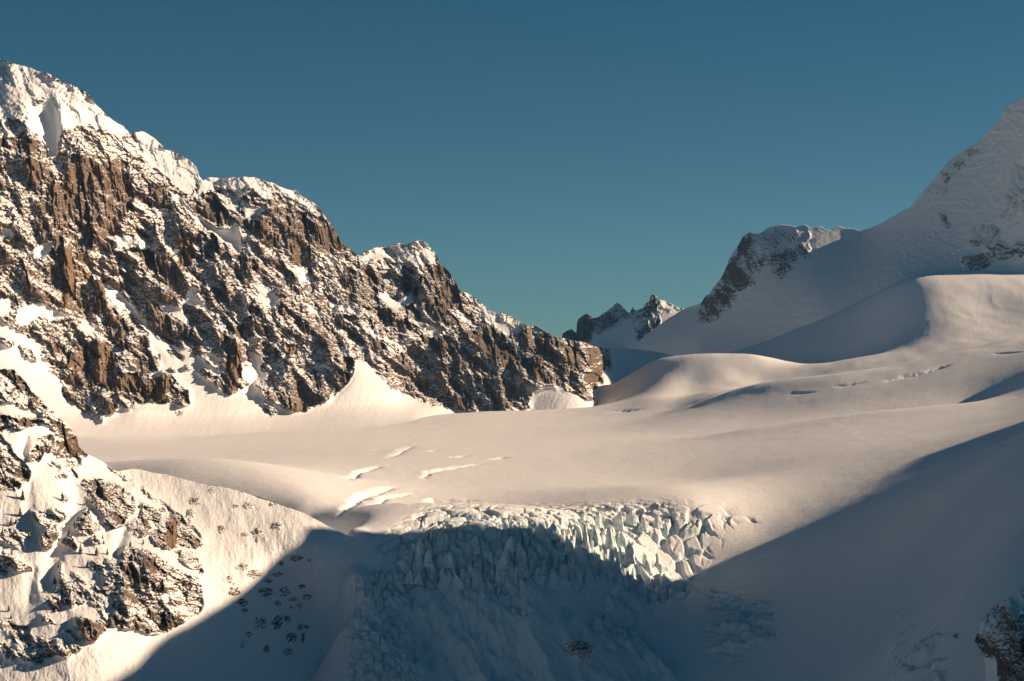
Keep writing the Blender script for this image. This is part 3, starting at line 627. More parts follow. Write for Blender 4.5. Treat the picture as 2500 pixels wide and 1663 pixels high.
zF = zone(40, [(1040, 1420), (1560, 1450), (1700, 1690), (950, 1690)])
ice_at = np.zeros_like(gz)
tot = sum(z(gpx, py0) for z in (zT, zR, zW, zL, zG, zF))
idx = np.where((tot > .004).any(1))[0]; r0, r1 = idx.min(), idx.max() + 1
X, Y, PX, PY = gx[r0:r1], gy[r0:r1], gpx[r0:r1], py0[r0:r1]
mT, mR, mW, mL, mG, mF = (z(PX, PY) for z in (zT, zR, zW, zL, zG, zF))
wx = X + 8 * fbm(X / 40, Y / 40, 4, 811); wy = Y + 8 * fbm(X / 40, Y / 40, 4, 812)
patch = sstep(-.25, .2, fbm(X / 50, Y / 38, 3, 813))
rr = np.hypot(wx - 40, wy - 1850); th = np.arctan2(wx - 40, wy - 1850) * 360      # crevasses open in arcs round the fall
def gap(e, w0, seed, sc=26):
    w = w0 * np.clip(.55 + 1.3 * fbm(X / sc, Y / sc, 3, seed), 0.02, 1.2)
    return 1 - sstep(w * .45, w, e)
def slabs(a, b, seed, w0, hgt, tilt):
    f1, f2, c, ox, oy = worley(th / a, rr / b, seed)
    q = (c * 57.31) % 1 - .5; q2 = (c * 131.7) % 1 - .5
    return (c - .5) * hgt + (ox * q + oy * (q2 + .25)) * tilt, gap(f2 - f1, w0, seed + 5)
t1, e1 = slabs(120, 11, 821, .30, 1.8, 1.6); t1b, e1b = slabs(40, 17, 846, .26, 2, 2)
hT = t1 + t1b - 8 * e1 - 6 * e1b + .8 * fbm(wx / 18, wy / 6, 3, 815)
sW = (rr + 6 * fbm(th / 60, rr / 90, 2, 816)) / 36; fW = sW % 1
t2, e2 = slabs(30, 19, 822, .32, 13, 11); t2b, e2b = slabs(15, 11, 823, .34, 7, 7)
hW = 11 * (sstep(0, .18, fW) - fW) * (.4 + .6 * patch) + t2 - 9 * e2 + patch * (t2b - 5 * e2b)
t3, e3 = slabs(21, 26, 824, .44, 7, 9); t3b, e3b = slabs(9, 13, 825, .38, 4.5, 5)
low = sstep(2150, 2080, Y)
hR = (t3 * (.35 + 1.1 * low) - 13 * e3 * (.6 + .5 * low)) * (.4 + .6 * patch) + (t3b - 5 * e3b) * patch * (.3 + .7 * low)
l1, l2, lid, lox, loy = worley(wx / 10, wy / 8, 826)
hL = 6 * (ridged((wx + .6 * wy) / 26, (wy - .6 * wx) / 60, 4, 847) - .5) + 2.4 * ridged(wx / 9 + .4 * fbm(wx / 20, wy / 20, 2, 843), wy / 13, 3, 844) + 9 * fbm(wx / 28, wy / 18, 5, 827, .62) + (lid - .5) * 3 * patch + 2 * (.5 - l1) - 4 * gap(l2 - l1, .30, 828) * patch
hF = 18 * (ridged((wx + .35 * (wy - 2000)) / 50, wy / 150, 3, 829) - .5) + 5.5 * fbm(wx / 16, wy / 24, 5, 830, .58) * (.3 + patch)
hG = 17 * (fbm((wx * .5 + wy) / 12, (wx - .5 * wy) / 46, 4, 831, .55)) * (.3 + patch)
gz[r0:r1] += mT * hT + mW * hW * (.5 + .5 * patch) + mR * hR + mL * hL + mG * hG + mF * hF + .7 * (mW + .8 * mR + .5 * mT + .8 * mL) * fbm(wx / 3.5, wy / 3.5, 4, 829)
ice_at[r0:r1] = np.clip(mT * .8 + mW + mR * .9 + mL + .5 * mG + .45 * mF, 0, 1)
gP = np.stack([gx, gy, gz], -1)
n = grid_normals(gP)
n[n[..., 2] < 0] *= -1
steep = 1 - n[..., 2]
surf = np.zeros(gP.shape[:2] + (4,), f32)
surf[..., 0] = 1; rub = np.zeros_like(gz); rub[r0:r1] = np.clip(mL * .7 + mW * .15 + mF * .25 + mG * .5, 0, 1) * sstep(-.15, .35, fbm(X / 13, Y / 10, 4, 845, .6))
surf[..., 2] = np.clip(ice_at * sstep(.22, .62, steep) + .75 * rub, 0, 1); surf[..., 3] = 1
Q = grid_quads(*gP.shape[:2])
qm = ice_at.ravel()[Q[:, 0]] > .25
tag(emit("glacier", gP, Q[~qm], surf, LAND), "broad smooth snow-covered glacier with rolling swells across the middle", "glacier", None, "structure")
tag(emit("icefall", gP, Q[qm], surf, LAND), "broken blue-green icefall spilling over the lip of the snowfield", "icefall", None, "structure")

# ------------------------------------------------------------------ lower left spur
spur_ridge = [(-560, 800), (-200, 880), (0, 902), (15, 900), (34, 902), (50, 918), (65, 933), (77, 956), (92, 967), (107, 979), (126, 998), (142, 1017), (161, 1032), (172, 1048), (188, 1067), (191, 1086), (199, 1098), (214, 1109), (245, 1124), (268, 1140), (287, 1151), (299, 1149), (325, 1144), (344, 1147), (367, 1153), (406, 1159), (440, 1168), (478, 1178), (501, 1184), (536, 1188), (560, 1193), (593, 1202), (650, 1222), (700, 1238), (740, 1252), (800, 1284), (840, 1304), (920, 1335)]
covs = Canvas(1.0); tans = Canvas(.1)
def T_(v, pts, o, tan=None):
    covs.poly(v, pts, *o)
    if tan is not None: tans.poly(tan, pts, *o)
G = (0, 1080, K); H = (0, 1330, K)
T_(.30, [(60, 250), (130, 230), (240, 260), (340, 390), (440, 550), (570, 630), (700, 770), (810, 930), (900, 1000), (920, 1120), (1000, 1240), (920, 1265), (700, 1270), (600, 1200), (500, 1200), (440, 1310), (340, 1280), (320, 1190), (400, 1130), (440, 1060), (560, 1000), (640, 990), (600, 900), (480, 860), (330, 900), (200, 960), (100, 920), (0, 950), (-600, 950), (-600, 200)], Fz)
T_(.97, [(-600, 640), (0, 640), (150, 620), (300, 690), (480, 740), (500, 830), (300, 800), (60, 780), (-600, 740)], Fz)
T_(.80, [(230, 500), (360, 540), (280, 640), (180, 620)], Fz)
T_(.12, [(780, 960), (880, 990), (900, 1120), (900, 1230), (820, 1180), (760, 1050)], Fz, .8)
T_(.33, [(-600, 900), (0, 1000), (60, 1080), (220, 1260), (330, 1380), (360, 1450), (340, 1510), (160, 1640), (0, 1640), (-600, 1640)], Fz)
T_(1.0, [(170, 1000), (290, 1040), (430, 1040), (300, 1240), (230, 1180)], Fz)
T_(.60, [(540, 230), (650, 250), (740, 220), (920, 200), (930, 260), (800, 290), (900, 400), (700, 420), (620, 400), (720, 350), (570, 280)], G)
T_(.36, [(840, 450), (1150, 420), (1300, 440), (1450, 540), (1560, 640), (1570, 760), (1480, 860), (1400, 960), (1250, 1010), (1180, 920), (1200, 840), (1080, 700), (960, 640), (1000, 580), (930, 500)], G)
T_(.42, [(1600, 850), (1700, 900), (1720, 1060), (1640, 1090), (1490, 1000), (1480, 920)], G)
T_(.65, [(1640, 700), (1900, 780), (2000, 900), (1800, 960), (1640, 860)], G)
T_(.82, [(1180, 220), (1350, 310), (1700, 540), (1950, 760), (2200, 900), (2354, 1100), (2354, 1300), (2200, 1080), (1900, 780), (1500, 480), (1250, 310)], G)
T_(.40, [(1720, 1060), (1900, 900), (1960, 820), (2050, 880), (2130, 960), (2250, 1080), (2320, 1140), (2250, 1220), (2050, 1180), (1950, 1240), (1880, 1200), (1780, 1140)], G, .7)
T_(.08, [(1930, 900), (2040, 900), (2030, 1180), (1960, 1230), (1900, 1100)], G, 1)
T_(.60, [(2000, 1250), (2250, 1250), (2354, 1500), (2100, 1420)], G, .4)
T_(.48, [(850, 920), (1010, 760), (1060, 900), (1200, 980), (1000, 1080), (860, 1030)], G)
T_(.50, [(700, 1150), (780, 1030), (850, 1110), (880, 1240), (760, 1180)], G)
T_(.55, [(1030, 1100), (1100, 1080), (1210, 1150), (1060, 1200)], G)
T_(.60, [(330, 780), (430, 800), (600, 740), (760, 780), (780, 860), (650, 960), (660, 1080), (560, 1250), (480, 1200), (480, 1060), (560, 980), (380, 900)], G)
T_(.65, [(-600, 900), (0, 1000), (120, 1000), (260, 1050), (300, 1280), (180, 1200), (0, 1130), (-600, 1100)], G)
T_(.50, [(690, 610), (760, 600), (800, 680), (740, 700)], G)
T_(.58, [(-600, 1200), (0, 1230), (180, 1300), (400, 1480), (200, 1480), (100, 1520), (0, 1500), (-600, 1500)], G)
T_(.50, [(1440, 20), (1700, 60), (1900, 160), (2060, 280), (2200, 400), (2330, 660), (2290, 780), (2150, 860), (2050, 920), (1800, 1040), (1540, 980), (1350, 930), (1230, 960), (1240, 850), (1330, 780), (1260, 640), (1160, 560), (1200, 380), (1360, 300), (1360, 160)], H)
T_(.68, [(2050, 160), (2250, 200), (2340, 420), (2330, 650), (2150, 560), (2100, 360)], H, .3)
T_(.24, [(1380, 180), (1500, 120), (1720, 220), (1960, 330), (2060, 520), (2080, 820), (1980, 930), (1820, 1030), (1550, 970), (1500, 850), (1340, 900), (1340, 760), (1400, 600), (1380, 400)], H, .3)
T_(.85, [(1940, 520), (2080, 560), (2060, 640), (1860, 600)], H)
T_(.65, [(1050, 180), (1340, 150), (1360, 300), (1180, 370), (1060, 300)], H)
T_(.70, [(680, 280), (900, 330), (1000, 420), (1010, 640), (900, 700), (820, 720), (700, 660), (690, 420)], H)
T_(.10, [(700, 620), (780, 600), (840, 680), (820, 720), (740, 690)], H)
T_(.40, [(500, 590), (650, 620), (700, 760), (620, 760), (560, 680)], H)
T_(.62, [(1010, 420), (1150, 520), (1220, 700), (1220, 860), (1080, 740), (1010, 560)], H)
T_(.40, [(450, 800), (560, 840), (640, 940), (800, 1000), (930, 1060), (940, 1110), (860, 1080), (700, 960), (560, 900), (470, 880)], H)
T_(.12, [(860, 850), (960, 830), (1090, 880), (1200, 880), (1240, 970), (1150, 1020), (1060, 1130), (980, 1100), (900, 980)], H, .8)
T_(.12, [(1240, 820), (1330, 820), (1360, 940), (1270, 970)], H, .7)
T_(.58, [(-600, 800), (0, 850), (200, 930), (330, 930), (360, 1040), (540, 1080), (700, 1080), (770, 1130), (980, 1160), (860, 1250), (760, 1290), (650, 1260), (460, 1380), (270, 1330), (170, 1270), (180, 1160), (120, 1080), (0, 980), (-600, 950)], H)
T_(.40, [(-600, 1080), (0, 1110), (100, 1150), (170, 1240), (160, 1350), (80, 1300), (0, 1180), (-600, 1150)], H)
T_(.20, [(700, 1200), (800, 1180), (820, 1240), (740, 1290)], H, .7)
groove2 = Canvas(0)
for v, w, pts, o in [(12, 24, [(860, 480), (880, 760), (720, 1050), (620, 1300), (560, 1600)], G), (5, 17, [(330, 420), (340, 760), (400, 1100)], G), (7, 18, [(380, 330), (330, 640)], H), (8, 10, [(300, 1040), (260, 1200)], Fz),
                     (-7, 10, [(1500, 560), (1900, 900), (2250, 1150)], G), (-6, 8, [(700, 1180), (690, 1500)], G), (9, 12, [(1400, 1080), (1330, 1280), (1380, 1330)], G)]:
    groove2.line(v, w, pts, *o)
groove2 = groove2.blurred(5); covsw = covs.blurred(14)
covs = covs.blurred(4); tansb = tans.blurred(5)
cols = np.concatenate([np.arange(-560, -120, 8.0), np.arange(-120, 912, 1.5)])
spur_D = [(-560, 830, 1900), (-560, 1250, 1680), (-560, 1700, 1440), (-100, 895, 1980), (0, 903, 1980), (100, 975, 1990), (190, 1070, 2000), (300, 1150, 2010), (440, 1168, 2020), (560, 1193, 2012), (650, 1222, 2006), (740, 1250, 1996),
          (-100, 1100, 1880), (0, 1100, 1880), (150, 1200, 1870), (300, 1250, 1900), (450, 1280, 1925), (600, 1300, 1940), (731, 1320, 1942),
          (0, 1350, 1760), (200, 1400, 1750), (380, 1400, 1780), (480, 1450, 1810), (628, 1415, 1885), (0, 1550, 1640), (200, 1560, 1640), (400, 1560, 1720), (600, 1560, 1820), (740, 1450, 1960), (780, 1330, 1958), (780, 1450, 1950), (840, 1320, 1976), (900, 1330, 1985), (840, 1450, 1945), (915, 1450, 1928), (800, 1560, 1915), (910, 1560, 1880),
          (0, 1700, 1560), (300, 1700, 1590), (600, 1700, 1740), (800, 1700, 1840), (910, 1700, 1815)]
P, S, px, py = face(cols, lambda x: interp(x, spur_ridge), lambda x: 1705 + 0 * x, 470, spur_D, warp(covs, 5, 61), warp(tansb, 5, 63),
                    lambda x, y, c, t: rock_relief(x, y, c, t, strata=32, amp=.5, seed=700) + 2.0 * fbm(x / 70, y / 110, 4, 71) + 1.1 * fbm(x / 14, y / 34, 4, 72, .6) + .35 * fbm(x / 5, y / 8, 3, 73) + groove2(x, y) - 11 * (1 - covsw(x, y)), back=(160, 10), jag=1.0, jagseed=6, bands=.9)
tag(emit("mountain_spur", P, grid_quads(*P.shape[:2]), S, LAND), "lower left spur with dark broken rock bands and snow slope falling to the right", "mountain spur", None, "structure")

spurP = P[:470]; spx0 = cols[0]; spy = py
def spoint(x, y):
    j = int(np.argmin(np.abs(cols - x))); k = int(np.argmin(np.abs(spy[:, j] - y)))
    return spurP[k, j]
def rpoint(x, y):
    j = int(np.argmin(np.abs(rcols - x))); k = int(np.argmin(np.abs(rpy[:, j] - y)))
    return rightP[k, j]
def gfinal(x, y): return np.array(gpoint(x, y))

# ------------------------------------------------------------------ rock at the lower right corner
covk = Canvas(.40)
covk.poly(.75, [(2370, 1530), (2420, 1470), (2520, 1400), (2660, 1340), (2660, 1480), (2500, 1500), (2440, 1520), (2400, 1560)])
covk.poly(.25, [(2385, 1560), (2440, 1560), (2500, 1540), (2660, 1520), (2660, 1750), (2440, 1750), (2440, 1610), (2400, 1595)])
covk.poly(1.0, [(2340, 1600), (2405, 1600), (2438, 1612), (2442, 1750), (2340, 1750)])
covk = covk.blurred(4)
kc = np.arange(2366, 2640, 1.3)
KP, KS, kx, ky = face(kc, lambda x: interp(x, [(2366, 1600), (2380, 1562), (2390, 1532), (2405, 1505), (2420, 1487), (2445, 1470), (2480, 1447), (2500, 1430), (2560, 1390), (2640, 1350)]), lambda x: 1730 + 0 * x, 190,
                      [(2366, 1600, 1540), (2384, 1562, 1486), (2380, 1720, 1440), (2500, 1430, 1480), (2440, 1600, 1415), (2500, 1600, 1390), (2500, 1720, 1340), (2640, 1350, 1465), (2640, 1720, 1290)],
                      warp(covk, 4, 81), lambda x, y: 0 * x + .1, lambda x, y, c, t: rock_relief(x, y, c, t, strata=-50, amp=.42, seed=900), back=(120, 8), jag=1.5, jagseed=12)
tag(emit("rock_buttress", KP, grid_quads(*KP.shape[:2]), KS, LAND), "dark shaded rock buttress flecked with snow at the lower right corner", "rock buttress", None, "structure")

# ------------------------------------------------------------------ rock outcrops
ORD = ["first", "second", "third", "fourth", "fifth", "sixth", "seventh", "eighth", "ninth", "tenth", "eleventh", "twelfth", "thirteenth", "fourteenth", "fifteenth", "sixteenth", "seventeenth", "eighteenth", "nineteenth", "twentieth",
       "twenty-first", "twenty-second", "twenty-third", "twenty-fourth", "twenty-fifth", "twenty-sixth", "twenty-seventh", "twenty-eighth", "twenty-ninth", "thirtieth"]
def outcrop(x, y, w, h, find, seed, cover=.36, rise=.30, tanv=.15):
    """a knuckle of rock breaking through the snow; its rim runs under the slope"""
    n = int(np.clip(max(w, h) / 1.3, 18, 60)); u = np.linspace(-1.15, 1.15, n)
    U, V = np.meshgrid(u, u)
    B = np.array([[find(x + a * w / 2, y - b * h / 2) for a in u] for b in u], float)
    nm = grid_normals(B).mean((0, 1)); nm /= np.linalg.norm(nm)
    if nm[1] > 0: nm = -nm
    sz = min(w, h) / 2 * B[n // 2, n // 2, 1] / F
    r = np.hypot(U, V) + .55 * fbm(U * 2 + seed, V * 2 + seed * 1.7, 4, seed)
    k = w / 60 + .4
    hgt = rise * sz * (np.clip(1 - r, 0, 1) ** .6 * 1.5 * (1 + .5 * fbm(U * 3 * k, V * 3 * k, 3, seed + 1)) + .55 * facet(U * 3.1 * k + seed, V * 4.2 * k, seed + 2) * np.clip(1.05 - r, 0, 1) ** .5) - .25 - 1.2 * sstep(.85, 1.15, r)
    Pn = B + nm * hgt[..., None]
    up = grid_normals(Pn)[..., 2]; up = up * np.sign(up.mean())
    sc = rank01(up - blur(up, 3) + .35 * fbm(U * 7 * k + seed, V * 9 * k, 3, seed + 3, .7))
    cv = cover + (1 - cover) * sstep(.62, 1.0, r)
    S = np.zeros(U.shape + (4,), f32); S[..., 0] = sstep(-.08, .08, sc - (1 - cv) * 1.16 + .08); S[..., 1] = tanv; S[..., 3] = 1
    c = B[n // 2, n // 2]
    o = mesh_np("rock_outcrop", (Pn - c).reshape(-1, 3), grid_quads(n, n), LAND, S.reshape(-1, 4)); o.location = c
    return o
I4, J4 = (440, 1120), (440, 1330)
sunny = [(930, 400, 110, 100, I4), (640, 545, 90, 45, I4), (790, 540, 120, 75, I4), (1110, 510, 80, 55, I4), (1050, 530, 60, 45, I4), (1235, 485, 60, 30, I4), (1230, 535, 40, 35, I4), (470, 810, 100, 85, I4), (740, 875, 120, 50, I4), (890, 845, 120, 90, I4),
         (885, 935, 50, 70, I4), (1110, 775, 140, 80, I4), (365, 365, 90, 65, I4), (160, 490, 130, 85, I4), (115, 640, 110, 100, I4), (380, 292, 120, 30, I4), (710, 382, 70, 28, I4), (560, 400, 75, 85, J4), (620, 452, 60, 40, J4), (720, 255, 160, 80, J4), (845, 340, 160, 85, J4), (620, 540, 130, 105, J4)]
shady = [(1330, 150, 170, 75, J4), (1480, 180, 65, 45, J4), (1160, 215, 70, 45, J4), (1110, 345, 140, 60, J4), (1010, 415, 110, 55, J4), (980, 545, 170, 115, J4), (1190, 540, 130, 105, J4), (1400, 480, 90, 55, J4), (1120, 670, 100, 55, J4), (1300, 625, 120, 60, J4), (1460, 600, 110, 70, J4),
         (1370, 705, 65, 85, J4), (1270, 720, 50, 35, J4), (715, 665, 120, 85, J4), (735, 755, 80, 60, J4), (920, 900, 170, 135, J4), (1110, 895, 130, 160, J4), (1230, 855, 85, 95, J4), (785, 1035, 100, 75, J4), (720, 1155, 65, 85, J4), (1380, 945, 80, 70, J4), (1455, 950, 65, 50, J4),
         (1275, 1065, 140, 110, J4), (1410, 1070, 65, 115, J4), (985, 1200, 85, 85, J4), (1240, 1235, 125, 105, J4)]
for lst, where in ((sunny, "sunlit part of the spur slope"), (shady, "shaded part of the spur slope")):
    rows = sorted([(o_[1] + y / K, o_[0] + x / K, w / K * 1.15, h / K * 1.25) for x, y, w, h, o_ in lst])
    for i, (y, x, w, h) in enumerate(rows):
        size = "small" if w < 16 else ("large" if w > 30 else "mid-sized")
        o = outcrop(x, y, w, h, spoint, 1000 + i * 13 + (500 if lst is shady else 0), cover=(.40 if lst is shady else .46) + .12 * math.sin(i * 2.3), rise=.22 + .06 * math.sin(i * 3.7))
        tag(o, f"{size} dark rock outcrop on the {where}, {ORD[i]} from the top", "rock", "rock outcrops on the spur slope")
for x, y, w, h, cv, lab in [(1412, 1591, 84, 46, .62, "snow-streaked rock showing through the shaded fan below the icefall"), (2386, 645, 86, 44, .62, "rimed rock knoll at the top edge of the sunlit bench on the right"), (2334, 1555, 16, 14, .4, "tiny rock left of the dark buttress at the lower right"), (1192, 1588, 1, 1, .5, None)]:
    if lab: tag(outcrop(x, y, w, h, rpoint if y < 700 else gfinal, int(x), cover=cv, rise=.5), lab, "rock", "rocks on the glacier")

# ------------------------------------------------------------------ seracs
def serac(x, ytop, w, h, seed):
    """a leaning tower of ice: faceted sides, snowy top"""
    rnd = random.Random(seed)
    base = gfinal(x, ytop + h); D = base[1]; m = D / F
    W, Hh = w * m * .5, h * m * 1.05
    ns, lev = 11, 7; V = []; lean = (rnd.uniform(-.25, .15) * Hh, rnd.uniform(-.2, .05) * Hh); a0 = rnd.uniform(0, 6.28)
    rad = [rnd.uniform(.75, 1.2) for _ in range(ns)]; el = rnd.uniform(.55, .9)
    for l in range(lev):
        t = l / (lev - 1); shr = (1 - .45 * t - .5 * max(0, t - .72) / .28) * (1.25 - .25 * t)
        for k in range(ns):
            a = a0 + 6.2832 * k / ns; r = W * shr * rad[k] * rnd.uniform(.86, 1.14)
            V.append((math.cos(a) * r + lean[0] * t * t, math.sin(a) * r * el + lean[1] * t * t, -3.5 + (Hh + 3.5) * t + rnd.uniform(-.07, .07) * Hh * (0 < l) + .22 * math.cos(a - a0) * W * t))
    V.append((lean[0], lean[1], Hh * rnd.uniform(1.02, 1.14)))
    Q = [(l * ns + k, l * ns + (k + 1) % ns, (l + 1) * ns + (k + 1) % ns, (l + 1) * ns + k) for l in range(lev - 1) for k in range(ns)]
    tri = []
    for a, b, c, d in Q: tri += [(a, b, c), (a, c, d)]
    top = (lev - 1) * ns; tri += [(top + k, top + (k + 1) % ns, lev * ns) for k in range(ns)]
    V = np.array(V); S = np.zeros((len(V), 4), f32); S[:, 0] = 1; S[:, 3] = 1; S[:, 2] = np.clip(1.15 - V[:, 2] / Hh * 1.1, 0, .9)
    o = mesh_np("serac", V, np.array(tri), LAND, S, smooth=False); o.location = base
    return o
C7 = (800, 1063, 2.613)
ser = [(1045, 750, 40, 62), (1120, 780, 70, 60), (850, 770, 50, 62), (785, 755, 42, 50), (835, 895, 62, 72), (522, 868, 46, 62), (575, 905, 50, 40), (732, 855, 40, 32), (915, 848, 60, 50), (1045, 875, 40, 34), (590, 728, 44, 26), (1350, 596, 60, 72), (1432, 588, 88, 84),
       (1345, 696, 60, 44), (1540, 655, 60, 84), (1602, 695, 60, 95), (1722, 505, 60, 72), (1850, 500, 72, 84), (1942, 486, 80, 72), (1712, 585, 60, 92), (1800, 636, 60, 110), (1880, 606, 50, 96), (1922, 725, 70, 116), (1812, 716, 50, 106), (1852, 776, 40, 84),
       (2042, 756, 50, 105), (2100, 512, 60, 62), (2012, 536, 62, 62), (2222, 476, 50, 42), (2152, 915, 60, 52), (1832, 975, 60, 52), (1800, 1040, 80, 64), (1165, 655, 56, 64), (640, 735, 60, 84), (1252, 735, 32, 34), (1522, 722, 32, 36)]
ranks = {"upper rank": [], "middle rank": [], "lower rank": []}
for q in ser: ranks["upper rank" if q[1] < 660 else ("middle rank" if q[1] < 800 else "lower rank")].append(q)
for rk, lst in ranks.items():
    for i, (x, y, w, h) in enumerate(sorted(lst)):
        o = serac(800 + x / 2.613, 1063 + y / 2.613, w / 2.613, h / 2.613, 60 + i * 7 + len(rk))
        kind = "tall" if h > 80 else ("low" if h < 45 else "pointed")
        tag(o, f"{kind} leaning ice tower in the icefall's {rk}, {ORD[i]} from the left", "serac", "seracs of the icefall")

# ------------------------------------------------------------------ conifers on the spur
def tree_materials():
    m, nt, N, L = nodes("conifer_needles"); out = N("ShaderNodeOutputMaterial"); b = N("ShaderNodeBsdfPrincipled"); L(b.outputs[0], out.inputs[0])
    at = N("ShaderNodeAttribute"); at.attribute_name = "surf"; mx = N("ShaderNodeMix"); mx.data_type = 'RGBA'
    L(at.outputs["Fac"], mx.inputs[0]); mx.inputs[6].default_value = (.030, .040, .022, 1); mx.inputs[7].default_value = (.78, .78, .79, 1)
    L(mx.outputs[2], b.inputs["Base Color"]); b.inputs["Roughness"].default_value = .8
    t, nt, N, L = nodes("bark"); out = N("ShaderNodeOutputMaterial"); b = N("ShaderNodeBsdfPrincipled"); L(b.outputs[0], out.inputs[0])
    nz = N("ShaderNodeTexNoise"); nz.inputs["Scale"].default_value = 4; cr = N("ShaderNodeValToRGB"); L(nz.outputs["Fac"], cr.inputs[0])
    cr.color_ramp.elements[0].color = (.04, .028, .018, 1); cr.color_ramp.elements[1].color = (.12, .085, .06, 1); L(cr.outputs[0], b.inputs["Base Color"]); b.inputs["Roughness"].default_value = .9
    return m, t
NEEDLE, BARK = tree_materials()
def crown_mesh(seed, hgt):
    """drooping boughs in whorls; each bough a tapered, snow-topped fan"""
    rnd = random.Random(seed); V = []; T = []; S = []
    z = .12 * hgt
    while z < hgt * .97:
        t = z / hgt; rr = .30 * hgt * (1 - t) ** .8 * rnd.uniform(.8, 1.15) + .06
        nb = rnd.randint(6, 8); a0 = rnd.uniform(0, 6.28)
        for k in range(nb):
            a = a0 + 6.283 * k / nb + rnd.uniform(-.25, .25); r = rr * rnd.uniform(.7, 1.2); dr = r * rnd.uniform(.35, .65); wd = r * .42 + .05
            ca, sa_ = math.cos(a), math.sin(a); i = len(V); sn = .8 if rnd.random() < .22 else rnd.uniform(0, .12)
            V += [(0, 0, z + .10 * hgt * .4), (ca * r * .6 - sa_ * wd, sa_ * r * .6 + ca * wd, z - dr * .45), (ca * r, sa_ * r, z - dr), (ca * r * .6 + sa_ * wd, sa_ * r * .6 - ca * wd, z - dr * .45), (ca * r * .55, sa_ * r * .55, z - dr * .1)]
            T += [(i, i + 1, i + 4), (i + 1, i + 2, i + 4), (i + 2, i + 3, i + 4), (i + 3, i, i + 4), (i, i + 3, i + 2), (i, i + 2, i + 1)]
            S += [0, sn * .6, sn * .5, sn * .6, sn]
        z += hgt * rnd.uniform(.05, .075)
    i = len(V); V += [(.09, 0, hgt * .9), (-.06, .08, hgt * .9), (-.06, -.08, hgt * .9), (0, 0, hgt * 1.05)]; T += [(i, i + 1, i + 3), (i + 1, i + 2, i + 3), (i + 2, i, i + 3)]; S += [0, 0, 0, .4]
    S = np.array(S, f32); return np.array(V), np.array(T), np.stack([S, S, S, np.ones_like(S)], -1)
def tree(seed, hgt, loc):
    e = bpy.data.objects.new("conifer_tree", None); COL.objects.link(e); e.location = loc; e.empty_display_size = 1
    a = np.arange(7) * 6.2832 / 7; r0, r1 = .03 * hgt, .008 * hgt
    V = np.concatenate([np.stack([np.cos(a) * r0, np.sin(a) * r0, 0 * a - .6], -1), np.stack([np.cos(a) * r1, np.sin(a) * r1, 0 * a + hgt * .9], -1)])
    k = np.arange(7); Qt = np.stack([k, (k + 1) % 7, (k + 1) % 7 + 7, k + 7], -1)
    mesh_np("trunk", V, Qt, BARK, None, True, e)
    V, T, S = crown_mesh(seed, hgt); mesh_np("crown", V, T, NEEDLE, S, False, e)
    return e
protos = {}
tr = [(258, 660, 105, G), (230, 850, 85, G), (185, 935, 60, G), (130, 950, 75, G), (925, 1275, 95, G), (1110, 1300, 85, G), (1645, 1175, 55, G), (1500, 1200, 60, G), (1235, 1290, 60, G), (335, 1100, 80, G), (165, 1060, 60, G), (1015, 820, 75, G), (855, 960, 65, G), (965, 910, 60, G), (800, 1080, 80, G),
      (1085, 1140, 75, G), (1195, 1170, 50, G), (1065, 690, 70, G), (740, 890, 60, G), (135, 1290, 60, G), (30, 1060, 70, G), (1180, 1110, 45, G), (720, 660, 80, G), (100, 770, 65, H), (125, 850, 55, H), (625, 455, 85, H), (640, 550, 85, H), (1010, 260, 75, H), (670, 265, 45, H)]
tr = sorted([(o_[0] + x / K, o_[1] + y / K, h / K) for x, y, h, o_ in tr])
for i, (x, y, h) in enumerate(tr):
    loc = spoint(x, y); hm = 1.25 * h * loc[1] / F
    k = i % 4
    if k not in protos:
        t = tree(40 + k, 6.0, loc); protos[k] = t
    else:
        t = protos[k].copy(); COL.objects.link(t); t.location = loc
        for c in protos[k].children:
            d = c.copy(); COL.objects.link(d); d.parent = t
    t.scale = (hm / 6,) * 3; t.rotation_euler = (0, 0, i * 1.7)
    tag(t, f"small snow-dusted conifer on the lower left spur, {ORD[i]} from the left", "tree", "conifers on the lower left spur")

# ------------------------------------------------------------------ unseen ridge beyond the right edge that shades the foreground
def caster(profile):
    """ridge whose shadow edge lies along the profile b(a): a across the sun, b above the sun's slope"""
    sa, ca, te = math.sin(math.radians(SUN_AZ)), math.cos(math.radians(SUN_AZ)), math.tan(math.radians(SUN_EL))
    yy = np.linspace(900, 3300, 400); xx = .26 * yy + 260
    a = -xx * ca + yy * sa; b = interp(a, profile)
    z = b + te * (xx * sa + yy * ca)
    z = z + 1.0 * fbm(yy / 45, yy * 0, 4, 15)
    rows = []
    for s, dz in ((-170, -420), (-110, -220), (-60, -90), (-25, -30), (0, 0), (40, -30), (120, -110), (300, -260), (600, -520)):
        rows.append(np.stack([xx + s * (1 if s > 0 else .9) + (0 if s == 0 else 14 * fbm(yy / 70 + s, yy * 0 + s, 4, 16)), yy, np.maximum(z + dz, -600)], -1))
    return np.array(rows)
sa, ca, te = math.sin(math.radians(SUN_AZ)), math.cos(math.radians(SUN_AZ)), math.tan(math.radians(SUN_EL))
def ab(P): return (-P[0] * ca + P[1] * sa, P[2] - te * (P[0] * sa + P[1] * ca))
spt = np.array(spur_D, float); spD = TPS(spt[:, :2], np.log(spt[:, 2]), 400.0, 1e-5)
pr = []
for x, y in [(264, 1663), (318, 1637), (352, 1603), (387, 1560), (436, 1537), (497, 1503), (566, 1461), (628, 1415), (674, 1365), (731, 1316), (743, 1283), (760, 1262)]:
    pr.append(ab(W3(x, y, float(np.exp(spD(np.array([x]), np.array([y]))[0])))))
yy = np.arange(1400, 3200, 4.0)
